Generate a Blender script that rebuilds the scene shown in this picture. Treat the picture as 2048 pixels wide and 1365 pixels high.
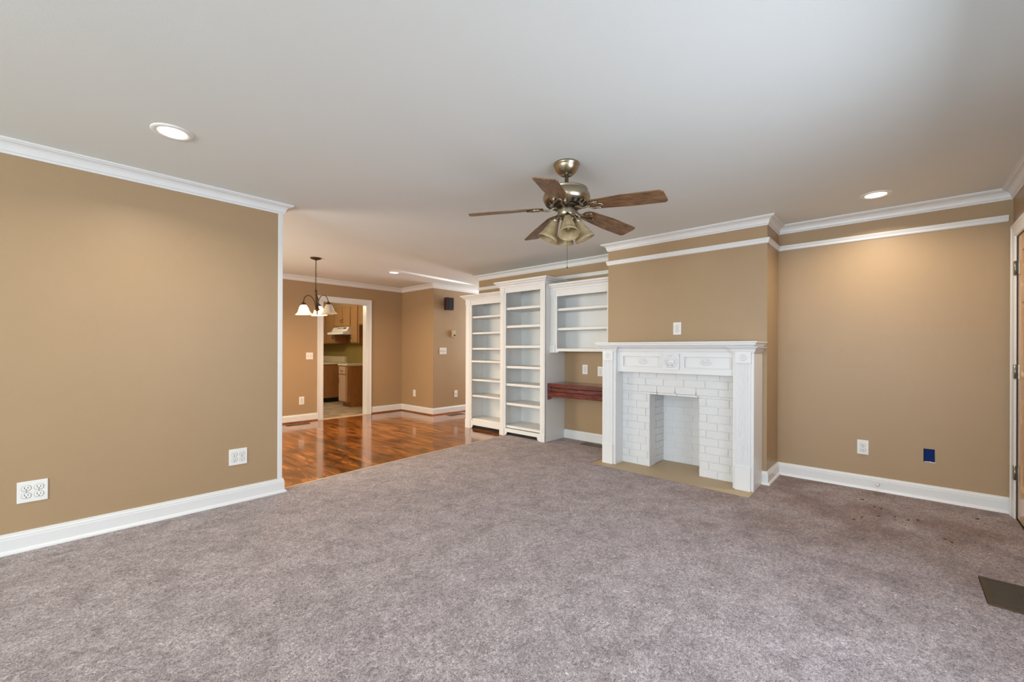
import bpy, bmesh, math, random
from mathutils import Vector, Matrix
random.seed(7)
R = math.radians
scene = bpy.context.scene
for o in list(bpy.data.objects):
    bpy.data.objects.remove(o)
COL = scene.collection

# ------------------------------------------------------------------ camera
EYE = 1.215
CE_ = 2.435
WZ_ = -0.012
cam_d = bpy.data.cameras.new('camera')
cam_d.sensor_fit = 'HORIZONTAL'
cam_d.sensor_width = 36.0
cam_d.lens = 853.8 / 2048 * 36.0
cam_d.shift_x = 0.0
cam_d.shift_y = (699.86 - 682.5) / 2048
cam_d.clip_start = 0.02
cam = bpy.data.objects.new('camera', cam_d)
COL.objects.link(cam)
YAW, ROLL = 0.7369, -0.0036
cam.matrix_world = (Matrix.Translation((0, 0, EYE)) @ Matrix.Rotation(YAW - math.pi / 2, 4, 'Z')
                    @ Matrix.Rotation(math.pi / 2, 4, 'X') @ Matrix.Rotation(-ROLL, 4, 'Z'))
scene.camera = cam

# ------------------------------------------------------------------ colour management
vs = scene.view_settings
vs.view_transform = 'Standard'
vs.look = 'None'
vs.gamma = 1.0
vs.use_curve_mapping = False
vs.exposure = -0.14

# ------------------------------------------------------------------ world
w = bpy.data.worlds.new('sky_world')
scene.world = w
w.use_nodes = True
bg = w.node_tree.nodes['Background']
bg.inputs[0].default_value = (0.72, 0.86, 1.0, 1)
bg.inputs[1].default_value = 1.2

# ------------------------------------------------------------------ lights (window daylight plus added dining fill and streak spot)
def light(kind, name, loc, rot=(0, 0, 0), energy=10, color=(1, 1, 1), parent=None, **kw):
    d = bpy.data.lights.new(name, kind)
    d.energy = energy
    d.color = color
    for k, v in kw.items():
        setattr(d, k, v)
    o = bpy.data.objects.new(name, d)
    COL.objects.link(o)
    o.location = loc
    o.rotation_euler = rot
    if parent:
        o.parent = parent
    return o

DAY = (0.84, 0.95, 1.0)
# west windows (face +X), rotation: area light points along local -Z
light('AREA', 'daylight_west', (-4.36, 0.75, 1.35), (R(78), 0, R(-90)), 220, DAY, shape='RECTANGLE', size=1.7, size_y=1.5)
light('AREA', 'daylight_west', (-4.36, 2.75, 1.30), (R(66), 0, R(-90)), 56, DAY, shape='RECTANGLE', size=1.5, size_y=1.5)
# south windows (face +Y)
light('AREA', 'daylight_south', (-0.9, -0.58, 1.4), (R(60), 0, 0), 16, DAY, shape='RECTANGLE', size=1.6, size_y=1.4)
light('AREA', 'daylight_south', (1.6, -0.58, 1.3), (R(71), 0, 0), 47, (0.76, 0.85, 1.0), shape='RECTANGLE', size=1.6, size_y=1.2)
# warm fill added at an unseen west window to brighten the dining room
light('AREA', 'dining_fill', (-0.42, 5.7, 1.45), (R(99), 0, R(-90)), 86, (1.0, 0.90, 0.74), shape='RECTANGLE', size=1.5, size_y=1.3)
# hallway: window at the east end and an added spot drawing the ceiling streak
light('AREA', 'daylight_hall', (7.9, 5.8, 1.5), (R(90), 0, R(90)), 100, (0.84, 0.92, 1.0), shape='RECTANGLE', size=0.8, size_y=1.5)
_a, _b = Vector((7.8, 6.22, 2.13)), Vector((4.75, 5.88, CE_))
light('SPOT', 'streak_spot', _a, (_b - _a).to_track_quat('-Z', 'Y').to_euler(), 3400, (0.92, 0.96, 1.0), spot_size=R(3.8), spot_blend=1.0, shadow_soft_size=0.01)

# ------------------------------------------------------------------ materials
def new_mat(name):
    m = bpy.data.materials.new(name)
    m.use_nodes = True
    nt = m.node_tree
    b = nt.nodes['Principled BSDF']
    return m, nt, b

def N(nt, t, **kw):
    n = nt.nodes.new(t)
    for k, v in kw.items():
        setattr(n, k, v)
    return n

def paint(name, col, rough=0.5, var=0.04, bump=0.02, scale=60, spec=0.5, metallic=0.0, bigvar=0.0):
    """painted or plain surface with slight procedural variation and bump"""
    m, nt, b = new_mat(name)
    tc = N(nt, 'ShaderNodeTexCoord')
    n1 = N(nt, 'ShaderNodeTexNoise'); n1.inputs['Scale'].default_value = scale; n1.inputs['Detail'].default_value = 6
    nt.links.new(tc.outputs['Object'], n1.inputs['Vector'])
    n2 = N(nt, 'ShaderNodeTexNoise'); n2.inputs['Scale'].default_value = 2.2; n2.inputs['Detail'].default_value = 3
    nt.links.new(tc.outputs['Object'], n2.inputs['Vector'])
    mix = N(nt, 'ShaderNodeMix', data_type='RGBA')
    dk = [c * (1 - var - bigvar) for c in col]
    lt = [min(1, c * (1 + var + bigvar)) for c in col]
    mix.inputs[6].default_value = (*dk, 1); mix.inputs[7].default_value = (*lt, 1)
    nt.links.new(n2.outputs['Fac'], mix.inputs[0])
    nt.links.new(mix.outputs[2], b.inputs['Base Color'])
    b.inputs['Roughness'].default_value = rough
    b.inputs['Metallic'].default_value = metallic
    b.inputs['Specular IOR Level'].default_value = spec
    bp = N(nt, 'ShaderNodeBump'); bp.inputs['Strength'].default_value = bump; bp.inputs['Distance'].default_value = 0.01
    nt.links.new(n1.outputs['Fac'], bp.inputs['Height'])
    nt.links.new(bp.outputs[0], b.inputs['Normal'])
    return m

def ramp(nt, stops):
    r = N(nt, 'ShaderNodeValToRGB')
    e = r.color_ramp.elements
    e[0].position, e[0].color = stops[0][0], (*stops[0][1], 1)
    e[1].position, e[1].color = stops[1][0], (*stops[1][1], 1)
    for p, c in stops[2:]:
        x = e.new(p); x.color = (*c, 1)
    return r

def wood(name, c1, c2, c3, rough=0.35, axis='X', scale=1.0, coat=0.0, stretch=14, bump=0.05):
    m, nt, b = new_mat(name)
    tc = N(nt, 'ShaderNodeTexCoord')
    mp = N(nt, 'ShaderNodeMapping')
    s = [stretch * scale] * 3
    s['XYZ'.index(axis)] = 1.6 * scale
    mp.inputs['Scale'].default_value = s
    nt.links.new(tc.outputs['Object'], mp.inputs['Vector'])
    n = N(nt, 'ShaderNodeTexNoise'); n.inputs['Scale'].default_value = 2.5; n.inputs['Detail'].default_value = 8
    n.inputs['Roughness'].default_value = 0.62; n.inputs['Distortion'].default_value = 0.6
    nt.links.new(mp.outputs[0], n.inputs['Vector'])
    r = ramp(nt, [(0.28, c1), (0.72, c3), (0.5, c2)])
    nt.links.new(n.outputs['Fac'], r.inputs[0])
    nt.links.new(r.outputs[0], b.inputs['Base Color'])
    b.inputs['Roughness'].default_value = rough
    b.inputs['Coat Weight'].default_value = coat
    bp = N(nt, 'ShaderNodeBump'); bp.inputs['Strength'].default_value = bump; bp.inputs['Distance'].default_value = 0.01
    nt.links.new(n.outputs['Fac'], bp.inputs['Height'])
    nt.links.new(bp.outputs[0], b.inputs['Normal'])
    return m

def emis(name, col, strength, base=(0.9, 0.9, 0.9)):
    m, nt, b = new_mat(name)
    b.inputs['Base Color'].default_value = (*base, 1)
    b.inputs['Emission Color'].default_value = (*col, 1)
    b.inputs['Emission Strength'].default_value = strength
    b.inputs['Roughness'].default_value = 0.3
    return m

M = {}
M['wall'] = paint('tan_wall_paint', (0.400, 0.276, 0.157), 0.42, 0.03, 0.06, 220, 0.4, bigvar=0.01)
M['ceiling'] = paint('ceiling_paint', (0.765, 0.797, 0.775), 0.75, 0.015, 0.05, 160, 0.3)
M['white'] = paint('white_trim_paint', (0.77, 0.775, 0.772), 0.32, 0.02, 0.03, 25, 0.5)
M['brickwhite'] = paint('white_painted_brick', (0.72, 0.725, 0.725), 0.42, 0.025, 0.25, 45, 0.45)
M['shelfwhite'] = paint('white_shelf_paint', (0.78, 0.78, 0.76), 0.4, 0.02, 0.03, 25, 0.4)
M['hearth'] = paint('tan_painted_hearth', (0.50, 0.375, 0.225), 0.55, 0.06, 0.12, 30, 0.4)
M['plastic'] = paint('white_plastic', (0.82, 0.82, 0.80), 0.28, 0.01, 0.0, 30, 0.5)
M['dark'] = paint('dark_slot', (0.02, 0.02, 0.02), 0.6, 0.0, 0.0, 30, 0.3)
M['grey_ring'] = paint('grey_recess_line', (0.30, 0.29, 0.27), 0.5, 0.0, 0.0, 30, 0.3)
M['blue'] = paint('blue_electrical_box', (0.004, 0.022, 0.13), 0.65, 0.05, 0.02, 30, 0.15)
M['brass'] = paint('antique_brass', (0.40, 0.345, 0.245), 0.29, 0.08, 0.01, 40, 0.5, metallic=1.0)
M['brass_dark'] = paint('dark_vent_brass', (0.05, 0.042, 0.03), 0.4, 0.1, 0.02, 40, 0.5, metallic=0.8)
M['bronze'] = paint('dark_bronze', (0.075, 0.042, 0.022), 0.38, 0.08, 0.02, 40, 0.5, metallic=0.7)
M['nickel'] = paint('worn_hinge_steel', (0.33, 0.31, 0.26), 0.35, 0.25, 0.1, 40, 0.5, metallic=0.9)
M['register'] = paint('brown_register_metal', (0.10, 0.075, 0.048), 0.45, 0.3, 0.05, 18, 0.5, metallic=0.5)
M['slat'] = paint('worn_register_slat', (0.12, 0.10, 0.078), 0.45, 0.3, 0.05, 18, 0.5, metallic=0.4)
M['speaker'] = paint('dark_mahogany_speaker', (0.035, 0.010, 0.010), 0.35, 0.2, 0.03, 50, 0.5)
M['grille'] = paint('black_speaker_grille', (0.022, 0.012, 0.014), 0.7, 0.1, 0.2, 300, 0.3)
M['beige'] = paint('beige_thermostat_plastic', (0.52, 0.42, 0.24), 0.4, 0.05, 0.0, 30, 0.5)
M['olive'] = paint('olive_backsplash_paint', (0.30, 0.235, 0.07), 0.5, 0.12, 0.05, 30, 0.4)
M['cream_top'] = paint('cream_laminate', (0.72, 0.66, 0.50), 0.35, 0.05, 0.0, 30, 0.5)
M['hood'] = paint('white_enamel', (0.84, 0.86, 0.85), 0.25, 0.02, 0.0, 30, 0.5)
M['pinkdoor'] = paint('pinkish_laminate', (0.55, 0.40, 0.30), 0.4, 0.04, 0.02, 30, 0.4)
M['cabinet'] = wood('light_maple_cabinet', (0.30, 0.165, 0.065), (0.36, 0.205, 0.085), (0.42, 0.25, 0.11), 0.4, 'Z', 1.0)
M['cabinet_side'] = wood('brown_cabinet_side', (0.28, 0.12, 0.036), (0.34, 0.15, 0.048), (0.39, 0.185, 0.062), 0.45, 'Z', 1.0)
M['redpanel'] = wood('red_brown_panel', (0.13, 0.028, 0.010), (0.17, 0.038, 0.014), (0.20, 0.05, 0.02), 0.45, 'Z', 1.0)
M['mahogany'] = wood('mahogany_desk_wood', (0.045, 0.010, 0.008), (0.115, 0.022, 0.017), (0.23, 0.055, 0.042), 0.22, 'Y', 1.6, coat=0.4)
M['blade'] = wood('walnut_fan_blade', (0.028, 0.011, 0.004), (0.165, 0.076, 0.026), (0.37, 0.19, 0.075), 0.42, 'X', 2.2, stretch=13)
M['doorwood'] = wood('varnished_pine_door', (0.50, 0.27, 0.125), (0.62, 0.37, 0.19), (0.72, 0.48, 0.28), 0.28, 'Z', 1.2, coat=0.3)
M['oak_sill'] = wood('oak_seam_strip', (0.55, 0.38, 0.22), (0.68, 0.50, 0.32), (0.78, 0.62, 0.44), 0.35, 'X', 1.0)
M['shoe'] = wood('stained_shoe_moulding', (0.16, 0.045, 0.015), (0.24, 0.075, 0.024), (0.32, 0.11, 0.035), 0.3, 'X', 1.0)
M['scrap'] = paint('dry_leaf', (0.13, 0.085, 0.035), 0.7, 0.3, 0.1, 60, 0.2)
M['lens'] = emis('lit_downlight_lens', (1.0, 0.90, 0.76), 9.0)
M['baffle'] = paint('white_baffle', (0.85, 0.84, 0.80), 0.3, 0.0, 0.0, 30, 0.5)
M['bulb'] = emis('lit_bulb', (1.0, 0.82, 0.58), 22.0)
M['window_frame'] = M['white']

def shade_glass(name, c1, c2, trans=0.35):
    m, nt, b = new_mat(name)
    tc = N(nt, 'ShaderNodeTexCoord')
    n = N(nt, 'ShaderNodeTexNoise'); n.inputs['Scale'].default_value = 11; n.inputs['Detail'].default_value = 5; n.inputs['Distortion'].default_value = 1.5
    nt.links.new(tc.outputs['Object'], n.inputs['Vector'])
    r = ramp(nt, [(0.3, c1), (0.7, c2)])
    nt.links.new(n.outputs['Fac'], r.inputs[0])
    nt.links.new(r.outputs[0], b.inputs['Base Color'])
    b.inputs['Roughness'].default_value = 0.22
    tr = N(nt, 'ShaderNodeBsdfTranslucent')
    nt.links.new(r.outputs[0], tr.inputs['Color'])
    mx = N(nt, 'ShaderNodeMixShader'); mx.inputs[0].default_value = trans
    out = nt.nodes['Material Output']
    nt.links.new(b.outputs[0], mx.inputs[1]); nt.links.new(tr.outputs[0], mx.inputs[2])
    nt.links.new(mx.outputs[0], out.inputs['Surface'])
    return m
M['amber'] = shade_glass('amber_scavo_glass', (0.46, 0.34, 0.165), (0.70, 0.58, 0.36))
def lit_glass():
    m = shade_glass('lit_frosted_shade', (0.85, 0.78, 0.62), (0.92, 0.87, 0.75), 0.6)
    b = m.node_tree.nodes['Principled BSDF']
    b.inputs['Emission Color'].default_value = (1.0, 0.80, 0.52, 1); b.inputs['Emission Strength'].default_value = 1.3
    return m
M['litglass'] = lit_glass()
M['creamglass'] = shade_glass('cream_frosted_glass', (0.78, 0.72, 0.58), (0.88, 0.83, 0.72), 0.5)

def clear_glass():
    m, nt, b = new_mat('window_pane_glass')
    t = N(nt, 'ShaderNodeBsdfTransparent'); g = N(nt, 'ShaderNodeBsdfGlossy'); g.inputs['Roughness'].default_value = 0.02
    mx = N(nt, 'ShaderNodeMixShader'); mx.inputs[0].default_value = 0.06
    nt.links.new(t.outputs[0], mx.inputs[1]); nt.links.new(g.outputs[0], mx.inputs[2])
    nt.links.new(mx.outputs[0], nt.nodes['Material Output'].inputs['Surface'])
    return m
M['pane'] = clear_glass()

def carpet_mat():
    m, nt, b = new_mat('mauve_grey_carpet')
    tc = N(nt, 'ShaderNodeTexCoord')
    L = nt.links.new
    # tuft fibres : warped noise, stretched, at two orientations
    nz = N(nt, 'ShaderNodeTexNoise'); nz.inputs['Scale'].default_value = 95; nz.inputs['Detail'].default_value = 4
    nz.inputs['Roughness'].default_value = 0.72; nz.inputs['Distortion'].default_value = 1.6
    L(tc.outputs['Object'], nz.inputs['Vector'])
    fib = ramp(nt, [(0.37, (0.18, 0.134, 0.126)), (0.64, (0.81, 0.73, 0.735)), (0.5, (0.46, 0.388, 0.378))])
    L(nz.outputs['Fac'], fib.inputs[0])
    # pile lay patches
    n2 = N(nt, 'ShaderNodeTexNoise'); n2.inputs['Scale'].default_value = 6.5; n2.inputs['Detail'].default_value = 9
    n2.inputs['Roughness'].default_value = 0.68; n2.inputs['Distortion'].default_value = 0.5
    L(tc.outputs['Object'], n2.inputs['Vector'])
    pr = ramp(nt, [(0.34, (0.74, 0.715, 0.72)), (0.60, (1.10, 1.10, 1.11))])
    L(n2.outputs['Fac'], pr.inputs[0])
    mul = N(nt, 'ShaderNodeMix', data_type='RGBA', blend_type='MULTIPLY'); mul.inputs[0].default_value = 1.0
    L(fib.outputs[0], mul.inputs[6]); L(pr.outputs[0], mul.inputs[7])
    n4 = N(nt, 'ShaderNodeTexNoise'); n4.inputs['Scale'].default_value = 30; n4.inputs['Detail'].default_value = 4; n4.inputs['Roughness'].default_value = 0.7; n4.inputs['Distortion'].default_value = 1.0
    L(tc.outputs['Object'], n4.inputs['Vector'])
    r4 = ramp(nt, [(0.36, (0.78, 0.76, 0.76)), (0.64, (1.14, 1.14, 1.14))]); L(n4.outputs['Fac'], r4.inputs[0])
    mul2 = N(nt, 'ShaderNodeMix', data_type='RGBA', blend_type='MULTIPLY'); mul2.inputs[0].default_value = 1.0
    L(mul.outputs[2], mul2.inputs[6]); L(r4.outputs[0], mul2.inputs[7]); mul = mul2
    # darker brown, broken up by noise, towards the entry door and right wall
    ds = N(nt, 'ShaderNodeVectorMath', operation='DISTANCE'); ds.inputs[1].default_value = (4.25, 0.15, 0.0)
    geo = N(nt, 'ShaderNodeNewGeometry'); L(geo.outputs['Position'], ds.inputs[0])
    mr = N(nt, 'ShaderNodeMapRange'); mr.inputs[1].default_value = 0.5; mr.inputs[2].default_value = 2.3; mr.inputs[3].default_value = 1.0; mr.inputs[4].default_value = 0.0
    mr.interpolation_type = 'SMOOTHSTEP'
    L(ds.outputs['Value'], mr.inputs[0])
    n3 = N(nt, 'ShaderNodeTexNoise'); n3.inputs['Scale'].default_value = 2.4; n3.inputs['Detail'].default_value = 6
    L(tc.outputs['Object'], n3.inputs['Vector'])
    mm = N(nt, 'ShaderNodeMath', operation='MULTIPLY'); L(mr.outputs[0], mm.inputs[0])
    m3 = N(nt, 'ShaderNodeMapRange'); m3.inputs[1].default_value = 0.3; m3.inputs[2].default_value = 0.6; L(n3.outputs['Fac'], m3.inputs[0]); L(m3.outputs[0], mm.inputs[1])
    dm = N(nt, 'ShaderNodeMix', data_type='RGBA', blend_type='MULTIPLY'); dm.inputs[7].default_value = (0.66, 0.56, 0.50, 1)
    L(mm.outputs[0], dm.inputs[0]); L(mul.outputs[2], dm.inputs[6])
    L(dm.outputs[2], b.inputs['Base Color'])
    b.inputs['Roughness'].default_value = 0.95
    b.inputs['Specular IOR Level'].default_value = 0.1
    b.inputs['Sheen Weight'].default_value = 0.25
    b.inputs['Sheen Roughness'].default_value = 0.5
    bp = N(nt, 'ShaderNodeBump'); bp.inputs['Strength'].default_value = 0.8; bp.inputs['Distance'].default_value = 0.012
    L(nz.outputs['Fac'], bp.inputs['Height']); L(bp.outputs[0], b.inputs['Normal'])
    return m
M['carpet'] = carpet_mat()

def plank_mat():
    m, nt, b = new_mat('glossy_pine_planks')
    L = nt.links.new
    tc = N(nt, 'ShaderNodeTexCoord')
    mp = N(nt, 'ShaderNodeMapping'); mp.inputs['Rotation'].default_value = (0, 0, R(90))
    L(tc.outputs['Object'], mp.inputs['Vector'])
    br = N(nt, 'ShaderNodeTexBrick')
    br.offset = 0.37; br.offset_frequency = 2; br.squash = 1
    br.inputs['Color1'].default_value = (0.0, 0.0, 0.0, 1); br.inputs['Color2'].default_value = (1, 1, 1, 1)
    br.inputs['Mortar'].default_value = (0.0, 0.0, 0.0, 1)
    br.inputs['Scale'].default_value = 1.0
    br.inputs['Mortar Size'].default_value = 0.0016
    br.inputs['Mortar Smooth'].default_value = 0.2
    br.inputs['Brick Width'].default_value = 1.15
    br.inputs['Row Height'].default_value = 0.058
    L(mp.outputs[0], br.inputs['Vector'])
    # grain
    gm = N(nt, 'ShaderNodeMapping'); gm.inputs['Scale'].default_value = (34, 1.5, 1)
    L(tc.outputs['Object'], gm.inputs['Vector'])
    # shift grain per plank
    add = N(nt, 'ShaderNodeVectorMath', operation='MULTIPLY_ADD')
    L(br.outputs['Color'], add.inputs[0]); add.inputs[1].default_value = (7, 13, 3); L(gm.outputs[0], add.inputs[2])
    g = N(nt, 'ShaderNodeTexNoise'); g.inputs['Scale'].default_value = 1.6; g.inputs['Detail'].default_value = 7; g.inputs['Roughness'].default_value = 0.6
    g.inputs['Distortion'].default_value = 0.12
    L(add.outputs[0], g.inputs['Vector'])
    gr = ramp(nt, [(0.27, (0.08, 0.022, 0.006)), (0.78, (0.70, 0.30, 0.085)), (0.42, (0.31, 0.098, 0.021)), (0.57, (0.53, 0.19, 0.043))])
    L(g.outputs['Fac'], gr.inputs[0])
    # plank tone
    tone = N(nt, 'ShaderNodeMix', data_type='RGBA', blend_type='MULTIPLY'); tone.inputs[0].default_value = 1
    tr = ramp(nt, [(0.0, (0.55, 0.50, 0.46)), (1.0, (1.15, 1.12, 1.05))])
    L(br.outputs['Color'], tr.inputs[0])
    L(gr.outputs[0], tone.inputs[6]); L(tr.outputs[0], tone.inputs[7])
    # old wear stains
    sm = N(nt, 'ShaderNodeMapping'); sm.inputs['Scale'].default_value = (6.5, 1.7, 1)
    L(tc.outputs['Object'], sm.inputs['Vector'])
    s = N(nt, 'ShaderNodeTexNoise'); s.inputs['Scale'].default_value = 1.5; s.inputs['Detail'].default_value = 6; s.inputs['Roughness'].default_value = 0.65
    s.inputs['Distortion'].default_value = 0.35
    L(sm.outputs[0], s.inputs['Vector'])
    sr = ramp(nt, [(0.41, (0.20, 0.18, 0.20)), (0.53, (1.0, 1.0, 1.0))])
    L(s.outputs['Fac'], sr.inputs[0])
    st = N(nt, 'ShaderNodeMix', data_type='RGBA', blend_type='MULTIPLY'); st.inputs[0].default_value = 0.85
    L(tone.outputs[2], st.inputs[6]); L(sr.outputs[0], st.inputs[7])
    geo = N(nt, 'ShaderNodeNewGeometry')
    wn = N(nt, 'ShaderNodeTexNoise'); wn.inputs['Scale'].default_value = 5; wn.inputs['Detail'].default_value = 4
    L(geo.outputs['Position'], wn.inputs['Vector'])
    wp_ = N(nt, 'ShaderNodeVectorMath', operation='MULTIPLY_ADD'); L(wn.outputs['Color'], wp_.inputs[0]); wp_.inputs[1].default_value = (.16, .16, 0); L(geo.outputs['Position'], wp_.inputs[2])
    last = st.outputs[2]
    for cx_, cy_, rad, ring in ((2.03, 4.55, .14, True), (2.15, 4.78, .20, True), (2.42, 4.85, .16, False), (2.62, 5.55, .34, False), (2.0, 5.35, .2, False), (3.2, 5.0, .25, False)):
        dd = N(nt, 'ShaderNodeVectorMath', operation='DISTANCE'); dd.inputs[1].default_value = (cx_ + .08, cy_ + .08, WZ_)
        L(wp_.outputs[0], dd.inputs[0])
        rp_ = ramp(nt, [(rad - .035, (0, 0, 0)), (rad + .035, (0, 0, 0)), (rad, (.8, .8, .8))] if ring else [(rad * .3, (.75, .75, .75)), (rad * 1.3, (0, 0, 0))])
        L(dd.outputs['Value'], rp_.inputs[0])
        mk = N(nt, 'ShaderNodeMix', data_type='RGBA', blend_type='MULTIPLY'); mk.inputs[7].default_value = (0.26, 0.20, 0.20, 1)
        L(rp_.outputs[0], mk.inputs[0]); L(last, mk.inputs[6]); last = mk.outputs[2]
    jt = N(nt, 'ShaderNodeMix', data_type='RGBA')
    jt.inputs[7].default_value = (0.03, 0.01, 0.004, 1)
    L(br.outputs['Fac'], jt.inputs[0]); L(last, jt.inputs[6])
    L(jt.outputs[2], b.inputs['Base Color'])
    rr = N(nt, 'ShaderNodeMapRange'); rr.inputs[3].default_value = 0.10; rr.inputs[4].default_value = 0.24
    L(s.outputs['Fac'], rr.inputs[0]); L(rr.outputs[0], b.inputs['Roughness'])
    b.inputs['Coat Weight'].default_value = 0.6; b.inputs['Coat Roughness'].default_value = 0.09
    bp = N(nt, 'ShaderNodeBump'); bp.inputs['Strength'].default_value = 0.08; bp.inputs['Distance'].default_value = 0.004
    L(g.outputs['Fac'], bp.inputs['Height']); L(bp.outputs[0], b.inputs['Normal'])
    return m
M['planks'] = plank_mat()

def vinyl_mat():
    m, nt, b = new_mat('worn_kitchen_vinyl')
    L = nt.links.new
    tc = N(nt, 'ShaderNodeTexCoord')
    br = N(nt, 'ShaderNodeTexBrick'); br.offset = 0
    br.inputs['Color1'].default_value = (0.50, 0.40, 0.26, 1); br.inputs['Color2'].default_value = (0.60, 0.52, 0.40, 1)
    br.inputs['Mortar'].default_value = (0.36, 0.28, 0.18, 1)
    br.inputs['Scale'].default_value = 1; br.inputs['Mortar Size'].default_value = 0.006
    br.inputs['Brick Width'].default_value = 0.30; br.inputs['Row Height'].default_value = 0.30
    L(tc.outputs['Object'], br.inputs['Vector'])
    n = N(nt, 'ShaderNodeTexNoise'); n.inputs['Scale'].default_value = 4; n.inputs['Detail'].default_value = 6
    L(tc.outputs['Object'], n.inputs['Vector'])
    r = ramp(nt, [(0.35, (0.6, 0.58, 0.6)), (0.65, (1.1, 1.1, 1.1))]); L(n.outputs['Fac'], r.inputs[0])
    mx = N(nt, 'ShaderNodeMix', data_type='RGBA', blend_type='MULTIPLY'); mx.inputs[0].default_value = 1
    L(br.outputs['Color'], mx.inputs[6]); L(r.outputs[0], mx.inputs[7]); L(mx.outputs[2], b.inputs['Base Color'])
    b.inputs['Roughness'].default_value = 0.35
    return m
M['vinyl'] = vinyl_mat()

# ------------------------------------------------------------------ mesh helpers
class MB:
    def __init__(self):
        self.v = []; self.f = []; self.sm = []
    def add(self, vs_, fs, smooth=False):
        k = len(self.v)
        self.v += [tuple(p) for p in vs_]
        for f in fs:
            self.f.append(tuple(i + k for i in f)); self.sm.append(smooth)
        return self
    def box(self, x0, x1, y0, y1, z0, z1):
        x0, x1 = min(x0, x1), max(x0, x1); y0, y1 = min(y0, y1), max(y0, y1); z0, z1 = min(z0, z1), max(z0, z1)
        v = [(x, y, z) for z in (z0, z1) for y in (y0, y1) for x in (x0, x1)]
        return self.add(v, [(0, 2, 3, 1), (4, 5, 7, 6), (0, 1, 5, 4), (2, 6, 7, 3), (0, 4, 6, 2), (1, 3, 7, 5)])
    def prism(self, pts, a0, a1, axis='Z', smooth=False):
        """extrude 2-D polygon pts along axis; X:(y,z) Y:(x,z) Z:(x,y)"""
        def mk(p, a):
            return {'X': (a, p[0], p[1]), 'Y': (p[0], a, p[1]), 'Z': (p[0], p[1], a)}[axis]
        n = len(pts)
        v = [mk(p, a0) for p in pts] + [mk(p, a1) for p in pts]
        f = [tuple(range(n)), tuple(range(2 * n - 1, n - 1, -1))]
        self.add(v, f)
        k = len(self.v) - 2 * n
        for i in range(n):
            j = (i + 1) % n
            self.f.append((k + i, k + j, k + n + j, k + n + i)); self.sm.append(smooth)
        return self
    def sweep(self, path, prof):
        """mitred sweep; offset to the right of the travel direction"""
        n = len(path); rings = []
        for i, p in enumerate(path):
            p = Vector(p)
            din = (p - Vector(path[i - 1])).normalized() if i > 0 else None
            dout = (Vector(path[i + 1]) - p).normalized() if i < n - 1 else None
            if din is None: din = dout
            if dout is None: dout = din
            n1 = Vector((din.y, -din.x)); n2 = Vector((dout.y, -dout.x))
            m_ = (n1 + n2)
            m_ = m_ / (1 + n1.dot(n2))
            rings.append([(p.x + m_.x * o, p.y + m_.y * o, z) for o, z in prof])
        k = len(prof); v = [q for r in rings for q in r]; f = []
        for i in range(n - 1):
            for j in range(k):
                a, b_ = i * k + j, i * k + (j + 1) % k
                f.append((a, b_, b_ + k, a + k))
        f.append(tuple(range(k))[::-1]); f.append(tuple(range((n - 1) * k, n * k)))
        return self.add(v, f)
    def lathe(self, prof, c=(0, 0, 0), n=32, mat=None, cap=False):
        """prof list of (r, z) ; mat = optional Matrix applied before translation"""
        v = []; f = []
        for r, z in prof:
            for i in range(n):
                a = 2 * math.pi * i / n
                p = Vector((r * math.cos(a), r * math.sin(a), z))
                if mat: p = mat @ p
                v.append((p.x + c[0], p.y + c[1], p.z + c[2]))
        for j in range(len(prof) - 1):
            for i in range(n):
                k = (i + 1) % n
                f.append((j * n + i, j * n + k, (j + 1) * n + k, (j + 1) * n + i))
        self.add(v, f, True)
        if cap:
            k0 = len(self.v) - len(v)
            self.f.append(tuple(k0 + i for i in range(n))[::-1]); self.sm.append(False)
            self.f.append(tuple(k0 + (len(prof) - 1) * n + i for i in range(n))); self.sm.append(False)
        return self
    def tube(self, pts, r, n=10, closed=False):
        pts = [Vector(p) for p in pts]; v = []; f = []
        m_ = len(pts); up = None
        for i, p in enumerate(pts):
            if closed:
                t = (pts[(i + 1) % m_] - pts[i - 1]).normalized()
            else:
                t = (pts[min(i + 1, m_ - 1)] - pts[max(i - 1, 0)]).normalized()
            if up is None:
                up = t.orthogonal().normalized()
            up = (up - t * up.dot(t)).normalized()
            s = t.cross(up)
            rr = r[i] if isinstance(r, (list, tuple)) else r
            for k in range(n):
                a = 2 * math.pi * k / n
                q = p + (up * math.cos(a) + s * math.sin(a)) * rr
                v.append(tuple(q))
        seg = m_ if closed else m_ - 1
        for i in range(seg):
            i2 = (i + 1) % m_
            for k in range(n):
                k2 = (k + 1) % n
                f.append((i * n + k, i * n + k2, i2 * n + k2, i2 * n + k))
        self.add(v, f, True)
        if not closed:
            k0 = len(self.v) - len(v)
            self.f.append(tuple(k0 + i for i in range(n))[::-1]); self.sm.append(False)
            self.f.append(tuple(k0 + (m_ - 1) * n + i for i in range(n))); self.sm.append(False)
        return self
    def ell(self, c, r, nu=20, nv=12, mat=None):
        v = []; f = []
        for j in range(nv + 1):
            t = math.pi * j / nv
            for i in range(nu):
                a = 2 * math.pi * i / nu
                p = Vector((r[0] * math.sin(t) * math.cos(a), r[1] * math.sin(t) * math.sin(a), r[2] * math.cos(t)))
                if mat: p = mat @ p
                v.append((p.x + c[0], p.y + c[1], p.z + c[2]))
        for j in range(nv):
            for i in range(nu):
                k = (i + 1) % nu
                f.append((j * nu + i, (j + 1) * nu + i, (j + 1) * nu + k, j * nu + k))
        return self.add(v, f, True)

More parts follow.
